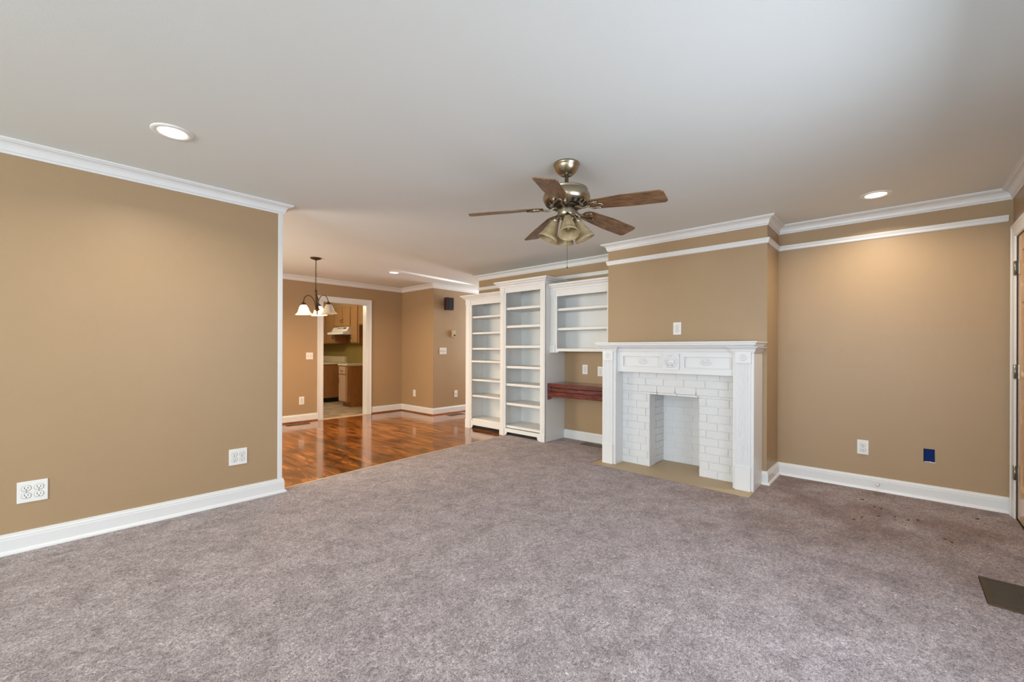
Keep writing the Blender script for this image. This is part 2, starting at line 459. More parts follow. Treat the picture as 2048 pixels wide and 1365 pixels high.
def put(name, mb, mat, parent=None, bevel=0.0, seg=2, origin=None, solid=0.0, kind=None, label=None):
    """link mb as ONE mesh object. Coordinates of mb are world coordinates unless the root says 'local'."""
    if parent is not None:
        root = parent
        while root.parent: root = root.parent
        org = Vector((0, 0, 0)) if root.get('_loc') else Vector(root['_org'])
    else:
        xs = [p[0] for p in mb.v]; ys = [p[1] for p in mb.v]; zs = [p[2] for p in mb.v]
        org = Vector(origin) if origin else Vector(((min(xs) + max(xs)) / 2, (min(ys) + max(ys)) / 2, min(zs)))
    me = bpy.data.meshes.new(name)
    me.from_pydata([(p[0] - org.x, p[1] - org.y, p[2] - org.z) for p in mb.v], [], mb.f)
    me.polygons.foreach_set('use_smooth', mb.sm)
    me.update()
    bm = bmesh.new(); bm.from_mesh(me)
    bmesh.ops.remove_doubles(bm, verts=bm.verts, dist=1e-6)
    bmesh.ops.recalc_face_normals(bm, faces=bm.faces)
    bm.to_mesh(me); bm.free()
    me.materials.append(mat)
    o = bpy.data.objects.new(name, me)
    COL.objects.link(o)
    if solid:
        s = o.modifiers.new('thickness', 'SOLIDIFY'); s.thickness = solid; s.offset = 0
    if bevel:
        bmod = o.modifiers.new('bevel', 'BEVEL'); bmod.width = bevel; bmod.segments = seg
        bmod.limit_method = 'ANGLE'; bmod.angle_limit = R(40); bmod.harden_normals = False
    if parent is not None:
        o.parent = parent
    else:
        o.location = org
    if kind: o['kind'] = kind
    if label: o['label'] = label
    return o

def thing(name, label, cat, loc, rotz=0.0, group=None, local=False):
    o = bpy.data.objects.new(name, None)
    COL.objects.link(o)
    o.empty_display_size = 0.1
    o.location = loc; o.rotation_euler = (0, 0, rotz)
    o['label'] = label; o['category'] = cat
    if group: o['group'] = group
    o['_org'] = list(loc)
    if local: o['_loc'] = 1
    return o

def tag(o, label, cat, group=None):
    o['label'] = label; o['category'] = cat
    if group: o['group'] = group
    return o

def copy_tree(o, parent=None):
    c_ = o.copy(); COL.objects.link(c_)
    if parent is not None: c_.parent = parent
    for ch in [x for x in bpy.data.objects if x.parent is o]:
        copy_tree(ch, c_)
    return c_

def struct(name, mb, mat, bevel=0.0, **kw):
    return put(name, mb, mat, None, bevel, kind='structure', **kw)

# ------------------------------------------------------------------ room measures
CE = 2.435
YL = 3.885; YLb = 4.0; XLe = 1.372
XB = 4.885; XF = 4.42; YC0, YC1 = 0.889, 2.505
YS = -0.63; XW = -4.5
YD = 7.43; YJ = 6.41; YH = 5.18
XE = 8.0; WZ = -0.012
XKL = 2.2; XK = 4.87; YKN = 11.6

# floors
def seam(x):
    return 3.905 + (x - 1.37) * 0.058 if x < 1.6 else 3.99 + (x - 1.6) * 0.05
SEAM = [(1.36, 3.958), (2.05, 4.018), (2.64, 4.058), (4.43, 4.140), (XB, 4.16)]
cp = [(XW, YS - 0.1), (4.75, YS - 0.02), (4.75, YS + 0.0), (XB, YS), (XB, YC0), (4.40, YC0), (4.40, 0.925), (4.35, 0.925),
      (3.921, 0.915), (3.965, 2.47), (4.15, 2.474), (4.35, 2.474), (4.42, YC1), (XB, YC1)] + SEAM[::-1] + [(1.36, YL), (XW, YL)]
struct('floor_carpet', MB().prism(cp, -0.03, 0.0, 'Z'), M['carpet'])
wp = [(XE, 5.1), (XE, YJ + .05), (XB + .05, YJ + .05), (XB + .05, YD + .02), (4.2, YD + .02), (4.2, YD + 0.06), (3.2, YD + 0.06), (3.2, YD + .02), (-0.5, YD + .02), (-0.5, YLb - .02), (1.30, YLb - .02), (1.36, 3.94)] + [(a, b_ - 0.012) for a, b_ in SEAM] + [(XB, 5.1)]
struct('floor_hardwood', MB().prism(wp, -0.04, WZ, 'Z'), M['planks'])
struct('floor_kitchen', MB().box(XKL, XK + .1, YD + 0.055, YKN, -0.04, WZ + 0.002), M['vinyl'])
sm_ = MB()
for (a, b_), (a2, b2) in zip(SEAM[:-2], SEAM[1:-1]):
    sm_.add([(a, b_ - .008, .003), (a2, b2 - .008, .003), (a2, b2 + .008, .003), (a, b_ + .008, .003), (a, b_ - .008, -.02), (a2, b2 - .008, -.02), (a2, b2 + .008, -.02), (a, b_ + .008, -.02)],
            [(0, 1, 2, 3), (4, 7, 6, 5), (0, 4, 5, 1), (1, 5, 6, 2), (2, 6, 7, 3), (3, 7, 4, 0)])
struct('trim_1', sm_, M['oak_sill'])
struct('trim_2', MB().box(3.285, 4.115, YD - 0.03, YD + 0.05, -.02, -0.004), M['oak_sill'], 0.003)

# ceiling
struct('ceiling', MB().box(XW - .1, XE + .1, YS - .2, YKN, CE, CE + 0.1), M['ceiling'])

def wall_holes(axis, c0, c1, a0, a1, z0, z1, holes):
    """wall slab perpendicular to axis with rectangular holes (a_lo,a_hi,z_lo,z_hi)"""
    mb = MB()
    xs = sorted({a0, a1, *[h[0] for h in holes], *[h[1] for h in holes]})
    zs = sorted({z0, z1, *[h[2] for h in holes], *[h[3] for h in holes]})
    for i in range(len(xs) - 1):
        run = None
        for j in range(len(zs) - 1):
            xm, zm = (xs[i] + xs[i + 1]) / 2, (zs[j] + zs[j + 1]) / 2
            hole = any(h[0] < xm < h[1] and h[2] < zm < h[3] for h in holes)
            if not hole:
                if run is None: run = zs[j]
            if (hole or j == len(zs) - 2) and run is not None:
                top = zs[j] if hole else zs[j + 1]
                if axis == 'Y': mb.box(xs[i], xs[i + 1], c0, c1, run, top)
                else: mb.box(c0, c1, xs[i], xs[i + 1], run, top)
                run = None
    return mb

Z0 = -0.04
struct('wall_left', MB().box(XW, XLe, YL, YLb, Z0, CE), M['wall'])
struct('wall_back', MB().box(XB, XB + .12, YS - .12, YH, Z0, CE).box(XB + .12, XE, YH - .12, YH, Z0, CE), M['wall'])
br = MB()
br.box(XF, XB, 1.96, YC1, Z0, CE); br.box(XF, XB, YC0, 1.41, Z0, CE); br.box(XF, XB, 1.41, 1.96, 0.80, CE); br.box(4.68, XB, 1.41, 1.96, Z0, 0.80)
struct('wall_chimney', br, M['wall'])
struct('wall_north', wall_holes('Y', YD, YD + .12, -0.6, XB + .12, Z0, CE, [(3.285, 4.115, Z0, 2.05)]), M['wall'])
struct('wall_jog', MB().box(XB, XB + .12, YJ, YD, Z0, CE).box(XB + .12, XE, YJ, YJ + .12, Z0, CE), M['wall'])
WW = [(-.1, 1.6, 0.65, 2.15), (2.0, 3.5, 0.65, 2.15)]
SW = [(-1.7, -0.1, 0.7, 2.1), (0.95, 2.85, 0.7, 2.1)]
DX0, DX1 = 3.84, 4.745
struct('wall_west', wall_holes('X', XW - .12, XW, YS - .12, YLb, Z0, CE, WW), M['wall'])
struct('wall_south', wall_holes('Y', YS - .12, YS, XW, XB, Z0, CE, SW + [(DX0, DX1, Z0, 2.05)]), M['wall'])
struct('wall_hall_end', wall_holes('X', XE, XE + .12, YH - .12, YJ + .12, Z0, CE, [(5.4, 6.2, .7, 2.2)]), M['wall'])
struct('wall_dining_west', wall_holes('X', -0.62, -0.5, YLb, YD, Z0, CE, [(4.95, 6.45, .8, 2.1)]), M['wall'])
struct('wall_kitchen_east', MB().box(XK, XK + .12, YD + .12, YKN, Z0, CE), M['olive'])
struct('wall_kitchen_north', MB().box(XKL, XK, YKN, YKN + .1, Z0, CE), M['wall'])
struct('wall_kitchen_west', MB().box(XKL - .1, XKL, YD + .12, YKN, Z0, CE), M['wall'])

def window(idx, axis, c0, c1, a0, a1, z0, z1):
    mb = MB(); t = 0.05; cm = (c0 + c1) / 2
    def bx(a, b_, z, zz, d=0.03):
        if axis == 'Y': mb.box(a, b_, cm - d, cm + d, z, zz)
        else: mb.box(cm - d, cm + d, a, b_, z, zz)
    bx(a0, a0 + t, z0, z1); bx(a1 - t, a1, z0, z1); bx(a0, a1, z1 - t, z1); bx(a0, a1, z0, z0 + t)
    bx(a0, a1, (z0 + z1) / 2 - .02, (z0 + z1) / 2 + .02)
    bx((a0 + a1) / 2 - .012, (a0 + a1) / 2 + .012, z0, z1, .015)
    fr = put('window_%d' % idx, mb, M['white'], None, 0.004, kind='structure')
    fr['_org'] = list(fr.location)
    g = MB()
    if axis == 'Y': g.box(a0 + .04, a1 - .04, cm - .045, cm - .041, z0 + .04, z1 - .04)
    else:
        s = -1 if c0 < 0 else 1
        g.box(cm + s * .041, cm + s * .045, a0 + .04, a1 - .04, z0 + .04, z1 - .04)
    put('window_pane', g, M['pane'], fr)
k = 0
for h in WW: k += 1; window(k, 'X', XW - .12, XW, *h)
for h in SW: k += 1; window(k, 'Y', YS - .12, YS, *h)
window(6, 'X', -.62, -.5, 4.95, 6.45, .8, 2.1)  # unseen dining window, made up to go with the dining fill light
window(5, 'X', XE, XE + .12, 5.4, 6.2, .7, 2.2)

# ------------------------------------------------------------------ mouldings
def crown_prof(h=0.08, p=0.066, top=CE):
    b = top - h
    pts = [(-0.001, b), (0.007, b), (0.010, b + .008), (0.010, b + .013), (0.016, b + .016), (0.017, b + .021)]
    for i in range(7):
        a = i / 6 * math.pi / 2
        pts.append((0.017 + (p - 0.029) * (1 - math.cos(a)), b + .021 + (h - 0.039) * math.sin(a)))
    pts += [(p - 0.010, top - 0.016), (p - 0.007, top - 0.012), (p, top - 0.011), (p, top), (-0.001, top)]
    return pts
CP = crown_prof()
struct('trim_3', MB().sweep([(XW, YL), (XLe + .004, YL), (XLe + .004, YLb), (-0.5, YLb)], CP), M['white'])
struct('trim_4', MB().sweep([(-0.5, YD), (XB, YD), (XB, YJ), (XE, YJ)], CP), M['white'])
struct('trim_5', MB().sweep([(XE, YH), (XB, YH), (XB, YC1), (XF, YC1), (XF, YC0), (XB, YC0), (XB, YS), (XW, YS)], CP), M['white'])
# picture rail
rp = [(-0.001, 2.193), (0.006, 2.193), (0.012, 2.200), (0.014, 2.212), (0.019, 2.226), (0.021, 2.234), (0.021, 2.240), (-0.001, 2.240)]
struct('trim_6', MB().sweep([(XB, YH), (XB, YC1), (XF, YC1), (XF, YC0), (XB, YC0), (XB, YS + .025)], rp), M['white'])
# white corner board at the end of the left wall
struct('trim_7', MB().box(1.340, XLe + .004, YL - .006, YLb + .004, WZ, CE - .075), M['white'], 0.003)
bp_ = [(-0.001, -.02), (0.030, -.02), (0.030, 0.004), (0.028, 0.012), (0.023, 0.018), (0.016, 0.022), (0.016, 0.086), (0.0135, 0.090), (0.0135, 0.100),
       (0.009, 0.106), (0.008, 0.117), (-0.001, 0.119)]
bp_n = [(-0.001, -.02), (0.015, -.02), (0.015, 0.095), (0.011, 0.102), (0.009, 0.117), (-0.001, 0.119)]
shoe_p = [(0.0, -.02), (0.030, -.02), (0.030, -0.002), (0.027, 0.006), (0.021, 0.010), (0.0, 0.010)]
struct('baseboard_left', MB().sweep([(XW, YL), (XLe + .004, YL), (XLe + .004, YLb), (0.9, YLb)], bp_), M['white'], 0.0008)
struct('baseboard_north', MB().sweep([(-0.5, YD), (3.194, YD)], bp_n).sweep([(4.218, YD), (XB, YD), (XB, YJ), (XE, YJ)], bp_n), M['white'], 0.0008)
struct('trim_8', MB().sweep([(-0.5, YD - .014), (3.194, YD - .014)], [(o - .014, z) for o, z in shoe_p]).sweep([(4.218, YD - .014), (XB - .014, YD - .014), (XB - .014, YJ - .014), (XE, YJ - .014)], [(o - .014, z) for o, z in shoe_p]), M['shoe'])
struct('baseboard_niche', MB().sweep([(XB, 3.44), (XB, YC1 + .001)], bp_n), M['white'], 0.0008)
struct('baseboard_back', MB().sweep([(XF, 0.925), (XF, YC0), (XB, YC0), (XB, YS)], bp_), M['white'], 0.0008)
struct('baseboard_hall', MB().sweep([(XE, YH), (XB, YH), (XB, 5.075)], bp_n), M['white'], 0.0008)

# doorway casing dining -> kitchen
def casing_prof():
    return [(0, 0), (0.09, 0), (0.09, 0.022), (0.078, 0.022), (0.072, 0.017), (0.02, 0.011), (0.014, 0.013), (0.006, 0.011), (0, 0.006)]
def casing(mb, x0, x1, ztop, zb, yf, outy):
    """three mitred boards around an opening x0..x1 ; yf wall plane, outy=-1 or +1"""
    for side in (-1, 1):
        xe = x0 if side < 0 else x1
        ring0, ring1 = [], []
        for o, t in casing_prof():
            ring0.append((xe + side * o, yf + outy * t, zb)); ring1.append((xe + side * o, yf + outy * t, ztop + o))
        n = len(ring0)
        mb.add(ring0 + ring1, [tuple(range(n)), tuple(range(2 * n - 1, n - 1, -1))] + [(i, (i + 1) % n, n + (i + 1) % n, n + i) for i in range(n)])
    r0 = [(x0 - o, yf + outy * t, ztop + o) for o, t in casing_prof()]
    r1 = [(x1 + o, yf + outy * t, ztop + o) for o, t in casing_prof()]
    n = len(r0)
    mb.add(r0 + r1, [tuple(range(n)), tuple(range(2 * n - 1, n - 1, -1))] + [(i, (i + 1) % n, n + (i + 1) % n, n + i) for i in range(n)])
    return mb
mb = MB(); casing(mb, 3.285, 4.115, 2.05, WZ, YD, -1)
mb.box(3.275, 3.297, YD - .008, YD + .125, WZ, 2.05); mb.box(4.103, 4.125, YD - .008, YD + .125, WZ, 2.05); mb.box(3.275, 4.125, YD - .008, YD + .125, 2.04, 2.06)
struct('door_1', mb, M['white'], 0.001)
# entry door on the south wall
mb = MB(); 
casing(mb, DX0, DX1, 2.05, -0.02, YS, 1)
mb.box(DX1, DX1 + .02, YS - .12, YS + .004, -.02, 2.05).box(DX0 - .02, DX0, YS - .12, YS + .004, -.02, 2.05).box(DX0 - .02, DX1 + .02, YS - .12, YS + .004, 2.05, 2.07)
d2 = struct('door_2', mb, M['white'], 0.001)
d2['_org'] = list(d2.location)
# door leaf : stiles, rails, raised panels
yf = YS - .004; yb = yf - .042
lf = MB(); zz = [0.012, 0.22, 0.92, 1.06, 1.60, 1.70, 1.92, 2.04]
xa, xb = DX0 + .004, DX1 - .006; xm = (xa + xb) / 2
lf.box(xa, xa + .105, yb, yf, .012, 2.042).box(xb - .105, xb, yb, yf, .012, 2.042)
RL = ((.012, .24), (0.88, 1.04), (1.56, 1.67), (1.93, 2.042))
for a, b_ in RL: lf.box(xa + .1052, xb - .1052, yb + .0005, yf - .0005, a, b_)
for (a, b_), (c_, d_) in zip(RL[:-1], RL[1:]): lf.box(xm - .05, xm + .05, yb + .0005, yf - .0005, b_ + .0002, c_ - .0002)
leaf = put('door_leaf', lf, M['doorwood'], d2, 0.001)
pn = MB()
for a, b_ in ((.24, .88), (1.04, 1.56), (1.67, 1.93)):
    for p, q in ((xa + .105, xm - .05), (xm + .05, xb - .105)):
        pn.box(p + .0005, q - .0005, yb + .012, yf - .016, a + .0005, b_ - .0005)
        pn.box(p + .03, q - .03, yb + .006, yf - .005, a + .03, b_ - .03)
put('door_panel', pn, M['doorwood'], d2, 0.005)
for zc in (1.82, 1.07, 0.335):
    hb = MB()
    hb.box(DX1 + .001, DX1 + .026, YS + .006, YS + .016, zc - .05, zc + .05)
    hb.box(DX1 - .045, DX1 - .004, yf, yf + .003, zc - .05, zc + .05)
    hb.lathe([(0.007, -.052), (0.007, .052)], (DX1 - .002, yf + .012, zc), 12, cap=True)
    put('hinge', hb, M['nickel'], d2)
struct('trim_9', MB().box(DX0 - .02, DX1 + .02, YS - .14, YS - .0, -.03, 0.006), M['brass_dark'])

# ------------------------------------------------------------------ wall plates
def plate_thing(name, label, cat, loc, rotz, w, h, kind, n=1, group=None):
    t = thing(name, label, cat, loc, rotz, group, local=True)
    pb = MB(); pb.box(-w / 2, w / 2, -0.006, 0.0, -h / 2, h / 2)
    put('cover_plate', pb, M['plastic'], t, 0.0025, 2)
    cols = [0.0] if n == 1 else ([-0.023 * (n - 1) + 0.046 * i for i in range(n)])
    s = h / 0.114
    for cx in cols:
        cx *= s
        if kind == 'outlet':
            for cz in (0.0195 * s, -0.0195 * s):
                prof = []
                rr = MB(); pts = []
                for i in range(24):
                    a = 2 * math.pi * i / 24
                    pts.append((cx + 0.0172 * s * math.cos(a), cz + max(-0.0138 * s, min(0.0138 * s, 0.0172 * s * math.sin(a)))))
                rr.prism(pts, -0.0085, -0.003, 'Y')
                ro = put('receptacle', rr, M['plastic'], t, 0.0008, 1)
                ring = MB(); ring.tube([(p[0], -0.0062, p[1]) for p in [(cx + (x - cx) * 1.06, cz + (z - cz) * 1.06) for x, z in pts]], 0.0009, 4, closed=True)
                put('receptacle_rim', ring, M['grey_ring'], ro)
                sl = MB(); sl.box(cx - .0075 * s, cx - .0052 * s, -0.0090, -0.006, cz - .002 * s, cz + .0075 * s)
                sl.box(cx + .0052 * s, cx + .0075 * s, -0.0090, -0.006, cz - .001 * s, cz + .0065 * s)
                sl.lathe([(0.0027 * s, 0), (0.0027 * s, .003)], (cx, -0.009, cz - .0075 * s), 10, Matrix.Rotation(R(-90), 3, 'X'), cap=True)
                put('slot', sl, M['dark'], ro)
            sc = MB().lathe([(0.0028, 0), (0.0028, .002)], (cx, -0.0078, 0), 10, Matrix.Rotation(R(-90), 3, 'X'), cap=True)
            put('screw', sc, M['nickel'], t)
        elif kind == 'switch':
            sl = MB().box(cx - .0055, cx + .0055, -0.0072, -0.005, -.0125, .0125)
            so = put('toggle_slot', sl, M['grey_ring'], t)
            tg = MB().prism([(-0.006, -.009), (-0.006, .009), (-0.018, .004 if random.random() < .5 else -.012), (-0.016, -.004)], cx - .004, cx + .004, 'X')
            put('toggle', tg, M['plastic'], so, 0.0008, 1)
            for cz in (.03, -.03):
                sc = MB().lathe([(0.0028, 0), (0.0028, .002)], (cx, -0.0078, cz), 10, Matrix.Rotation(R(-90), 3, 'X'), cap=True)
                put('screw', sc, M['nickel'], t)
        elif kind == 'rocker':
            sl = MB().box(cx - .017, cx + .017, -0.0072, -0.005, -.033, .033)
            so = put('rocker_rim', sl, M['grey_ring'], t)
            put('rocker', MB().prism([(-0.006, -.0315), (-0.006, .0315), (-.012, .0315), (-.0085, 0), (-.0075, -.0315)], cx - .0155, cx + .0155, 'X'), M['plastic'], so, 0.0005, 1)
        elif kind == 'jack':
            jb = MB().box(cx - .01, cx + .01, -0.010, -0.005, -.012, .012)
            jo = put('jack', jb, M['plastic'], t, 0.001, 1)
            put('jack_socket', MB().box(cx - .006, cx + .006, -0.0108, -0.009, -.006, .005), M['dark'], jo)
    return t
Wn = R(-90)   # faces -X
plate_thing('power_outlet', 'square double-gang outlet plate low on the left wall, far left of the photo', 'outlet', (-0.034, YL, .349), 0, .126, .127, 'outlet', 2, 'double outlets on the left wall')
plate_thing('power_outlet', 'square double-gang outlet plate low on the left wall, near its white end trim', 'outlet', (1.050, YL, .359), 0, .126, .127, 'outlet', 2, 'double outlets on the left wall')
plate_thing('power_outlet', 'white duplex outlet on the right wall above the baseboard, left of the blue box', 'outlet', (XB, .237, .364), Wn, .079, .126, 'outlet')
plate_thing('power_outlet', 'white duplex outlet on the chimney wall just above the mantel shelf', 'outlet', (XF, 1.702, 1.440), Wn, .082, .128, 'outlet')
plate_thing('power_outlet', 'white duplex outlet above the red desk, left one of the two in the niche', 'outlet', (XB, 3.110, .954), Wn, .080, .126, 'outlet')
plate_thing('power_outlet', 'white duplex outlet in the desk niche, right one, half hidden by the mantel', 'outlet', (XB, 2.877, .936), Wn, .080, .126, 'outlet')
plate_thing('power_outlet', 'small white duplex outlet left of the kitchen doorway, low on the wall', 'outlet', (2.935, YD, .347), 0, .084, .132, 'outlet')
plate_thing('light_switch', 'white two-toggle switch plate left of the kitchen doorway', 'switch', (3.063, YD, 1.096), 0, .114, .116, 'switch', 2)
plate_thing('wall_plate', 'narrow white rocker plate low on the short wall right of the dining corner', 'wall plate', (XB, 6.994, .362), Wn, .080, .130, 'rocker')
plate_thing('light_switch', 'white three-toggle switch plate on the wall beneath the dark speaker', 'switch', (5.116, YJ, 1.185), 0, .162, .124, 'switch', 3)
plate_thing('wall_plate', 'white jack plate low on the wall beside the left bookcase', 'wall plate', (5.436, YJ, .350), 0, .080, .134, 'jack')

# blue open electrical box
t = thing('electrical_box', 'uncovered blue plastic electrical box low on the right wall near the door', 'electrical box', (XB, -0.184, .362), Wn, local=True)
bb = MB(); w2, h2 = .031, .051
bb.box(-w2, -w2 + .004, -.004, .02, -h2, h2).box(w2 - .004, w2, -.004, .02, -h2, h2).box(-w2, w2, -.004, .02, h2 - .004, h2).box(-w2, w2, -.004, .02, -h2, -h2 + .004)
put('box_shell', bb, M['blue'], t, 0.001, 1)
put('back_plate', MB().box(-w2 + .003, w2 - .003, -.0005, .004, -h2 + .003, h2 - .003).box(-.012, .012, -.003, .003, -.02, .01), M['blue'], t)
put('drywall_gap', MB().box(-w2 - .004, -w2, -.0015, .002, -h2 - .004, h2).box(-w2, w2 * .2, -.0015, .002, -h2 - .005, -h2), M['dark'], t)
put('torn_drywall_edge', MB().box(-w2 * .9, w2 + .003, -.002, .002, -h2 - .007, -h2 - .001).ell((0.004, -.002, -h2), (.008, .003, .004), 10, 6), M['plastic'], t)

# door stop knob on the right baseboard
ds = MB().lathe([(0.004, 0), (0.004, .03), (.010, .032), (.013, .038), (.010, .046), (0.0, .048)], (XB - .016, .1365, .062), 16, Matrix.Rotation(R(-90), 3, 'Y'))
tag(put('door_stop', ds, M['plastic'], origin=(XB - .016, .1365, .062)), 'small round white door stop fixed to the right baseboard', 'door stop')

# wall speaker and thermostat beside the bookcases
t = thing('wall_speaker', 'small dark brown speaker mounted high on the tan wall left of the bookcases', 'speaker', (5.19, YJ, 1.955))
sp = MB().prism([(5.11, YJ - .035), (5.27, YJ - .035), (5.285, YJ - .12), (5.25, YJ - .145), (5.13, YJ - .145), (5.095, YJ - .12)], 1.96, 2.195, 'Z')
put('cabinet', sp, M['speaker'], t, 0.006)
put('grille', MB().box(5.125, 5.255, YJ - .149, YJ - .142, 1.975, 2.18), M['grille'], t, 0.003)
put('bracket', MB().box(5.16, 5.22, YJ - .04, YJ, 2.04, 2.11), M['dark'], t)
t = thing('thermostat', 'small beige thermostat on the tan wall between speaker and switch plate', 'thermostat', (5.36, YJ, 1.45))
put('cover', MB().prism([(YJ, 1.455), (YJ - .030, 1.455), (YJ - .036, 1.50), (YJ - .030, 1.585), (YJ, 1.585)], 5.318, 5.402, 'X'), M['beige'], t, 0.003)
put('display', MB().box(5.355, 5.392, YJ - .038, YJ - .030, 1.475, 1.505), M['dark'], t)

# ------------------------------------------------------------------ floor registers
def register(label, pts, z, nslat, along='u', mat=None):
    """pts: 4 corners A,B,C,D ; u = A->B (length), v = A->D"""
    A, B, C, D = [Vector((p[0], p[1], z)) for p in pts]
    cen = (A + B + C + D) / 4
    t = thing('floor_register', label, 'floor vent', (cen.x, cen.y, z), group=None)
    def P(u, v, zz): 
        q = (A * (1 - u) + B * u) * (1 - v) + (D * (1 - u) + C * u) * v
        return (q.x, q.y, z + zz)
    def slab(mb, u0, u1, v0, v1, z0, z1):
        vv = [P(u, v, zz) for zz in (z0, z1) for v in (v0, v1) for u in (u0, u1)]
        mb.add(vv, [(0, 2, 3, 1), (4, 5, 7, 6), (0, 1, 5, 4), (2, 6, 7, 3), (0, 4, 6, 2), (1, 3, 7, 5)])
    Lu = (B - A).length; Lv = (D - A).length
    mu, mv = .022 / Lu, .022 / Lv
    fr = MB(); slab(fr, 0, 1, 0, mv, 0, .005); slab(fr, 0, 1, 1 - mv, 1, 0, .005); slab(fr, 0, mu, mv, 1 - mv, 0, .005); slab(fr, 1 - mu, 1, mv, 1 - mv, 0, .005)
    put('frame', fr, mat or M['register'], t, 0.001, 1)
    ba = MB(); slab(ba, mu, 1 - mu, mv, 1 - mv, 0.0, .0008)
    put('duct', ba, M['dark'], t)
    for i in range(nslat):
        s_ = MB(); c_ = mv + (i + .5) * (1 - 2 * mv) / nslat; hw = .0025 / Lv
        slab(s_, mu, 1 - mu, c_ - hw, c_ + hw, 0.0008, .004)
        put('slat', s_, mat or M['slat'], t)
    dv = MB()
    slab(dv, .5 - .004 / Lu, .5 + .004 / Lu, mv, 1 - mv, 0.001, .0043)
    put('divider', dv, mat or M['register'], t)
    return t
register('dark metal floor register set in the carpet by the entry door, right edge of photo', [(3.05, -.318), (3.05, -.60), (3.397, -.60), (3.397, -.318)], 0.001, 24)
register('dark floor register in the carpet under the red desk, half behind the mantel', [(4.66, 2.74), (4.66, 3.04), (4.80, 3.04), (4.80, 2.74)], 0.001, 10)
register('thin brown register in the hardwood by the dining baseboard, behind the left wall', [(2.62, 7.16), (2.97, 7.16), (2.97, 7.28), (2.62, 7.28)], WZ, 8)
register('brown register in the hardwood beside the left bookcase', [(5.08, 6.12), (5.42, 6.12), (5.42, 6.26), (5.08, 6.26)], WZ, 8)

# bits of debris on the carpet near the door
for i, (x, y) in enumerate([(4.35, 0.14), (4.20, 0.02), (4.13, 0.11), (4.18, -.05), (4.22, -.10), (3.92, -.22), (3.88, -.25), (4.50, 0.22), (4.34, 0.10), (4.55, -.42), (3.93, 0.24), (4.02, .20)]):
    a = random.uniform(0, 3.1); l = random.uniform(.018, .034); n = 6
    d_ = MB(); pts = [(x + l * math.cos(a) * (s / n - .5), y + l * math.sin(a) * (s / n - .5) + .003 * math.sin(s * 1.3 + i), .003 + .002 * math.sin(s)) for s in range(n + 1)]
    d_.tube(pts, [.0010, .0035, .0050, .0040, .0045, .003, .0008], 6)
    tag(put('leaf_scrap', d_, M['scrap']), 'tiny brown dry scrap lying on the carpet in front of the right wall', 'debris', 'dry scraps on the carpet')

# ------------------------------------------------------------------ fireplace
FP = thing('fireplace', 'white painted brick fireplace with carved lion medallion and fluted mantel pilasters', 'fireplace', (4.2, 1.66, 0))
XBk = 4.285
def brick_panel(mb, plane, n0, sgn, u0, u1, z0, z1, hole=None, course=.0755, L=.205, depth=.0065, start=0, zoff=0.0):
    """bricks on plane 'X' (u=y) or 'Y' (u=x). n0 = mortar plane coordinate, sgn = outward direction"""
    r = start; z = z0 + zoff; j = .006
    while z < z1 - .01:
        zt = min(z + course - j, z1)
        u = u0 - (L * (0.5 if r % 2 else 0.0)) - random.uniform(0, .02)
        while u < u1:
            ln = L * random.choice((1, 1, 1, .92)) - j
            a, b_ = max(u, u0), min(u + ln, u1)
            if b_ - a > .012:
                segs = [(a, b_)]
                if hole and z < hole[3] - .02:
                    segs = []
                    if a < hole[0]: segs.append((a, min(b_, hole[0] + random.uniform(-.003, .003))))
                    if b_ > hole[1]: segs.append((max(a, hole[1] + random.uniform(-.003, .003)), b_))
                for s0, s1 in segs:
                    if s1 - s0 < .01: continue
                    dd = depth + random.uniform(-.0016, .0016)
                    zb_ = z + random.uniform(-.0015, .0015); zt_ = zt + random.uniform(-.0015, .0015)
                    if hole and z < hole[3] and zt_ > hole[3] and s0 < hole[1] and s1 > hole[0]: pass
                    if plane == 'X': mb.box(n0, n0 + sgn * dd, s0, s1, max(zb_, z0), min(zt_, z1))
                    else: mb.box(s0, s1, n0, n0 + sgn * dd, max(zb_, z0), min(zt_, z1))
            u += ln + j
        z += course; r += 1
HO = (1.432, 1.935, 0.0, 0.775)
bk = MB()
bk.box(XBk, XF, HO[1], 2.26, -.02, 1.0); bk.box(XBk, XF, 1.07, HO[0], -.02, 1.0); bk.box(XBk, XF, HO[0], HO[1], HO[3], 1.0)
brick_panel(bk, 'X', XBk, -1, 1.075, 2.255, 0.0, HO[3], HO)
brick_panel(bk, 'X', XBk, -1, 1.075, 2.255, HO[3] + .002, 0.995, None, course=.0735)
put('brick_surround', bk, M['brickwhite'], FP, 0.004, 2)
fb = MB()
fb.box(4.655, 4.68, 1.41, 1.96, -.02, .80)
fb.box(XF - .01, 4.68, HO[1] + .012, 1.96, -.02, .80).box(XF - .01, 4.68, 1.41, HO[0] - .012, -.02, .80).box(XBk, 4.68, 1.415, 1.955, HO[3] + .005, .80)
brick_panel(fb, 'X', 4.655, -1, HO[0], HO[1], 0.0, HO[3], None, depth=.004)
brick_panel(fb, 'Y', HO[1] + .012, -1, XBk + .004, 4.655, 0.0, HO[3], None, depth=.007, start=1)
brick_panel(fb, 'Y', HO[0] - .012, 1, XBk + .004, 4.655, 0.0, HO[3], None, depth=.007, start=1)
put('firebox', fb, M['brickwhite'], FP, 0.003, 2)
put('hearth', MB().prism([(3.926, .921), (4.40, .921), (4.40, 1.2), (4.66, 1.3), (4.66, 2.05), (4.40, 2.1), (4.40, 2.468), (3.969, 2.464)], -.035, -.004, 'Z'), M['hearth'], FP)
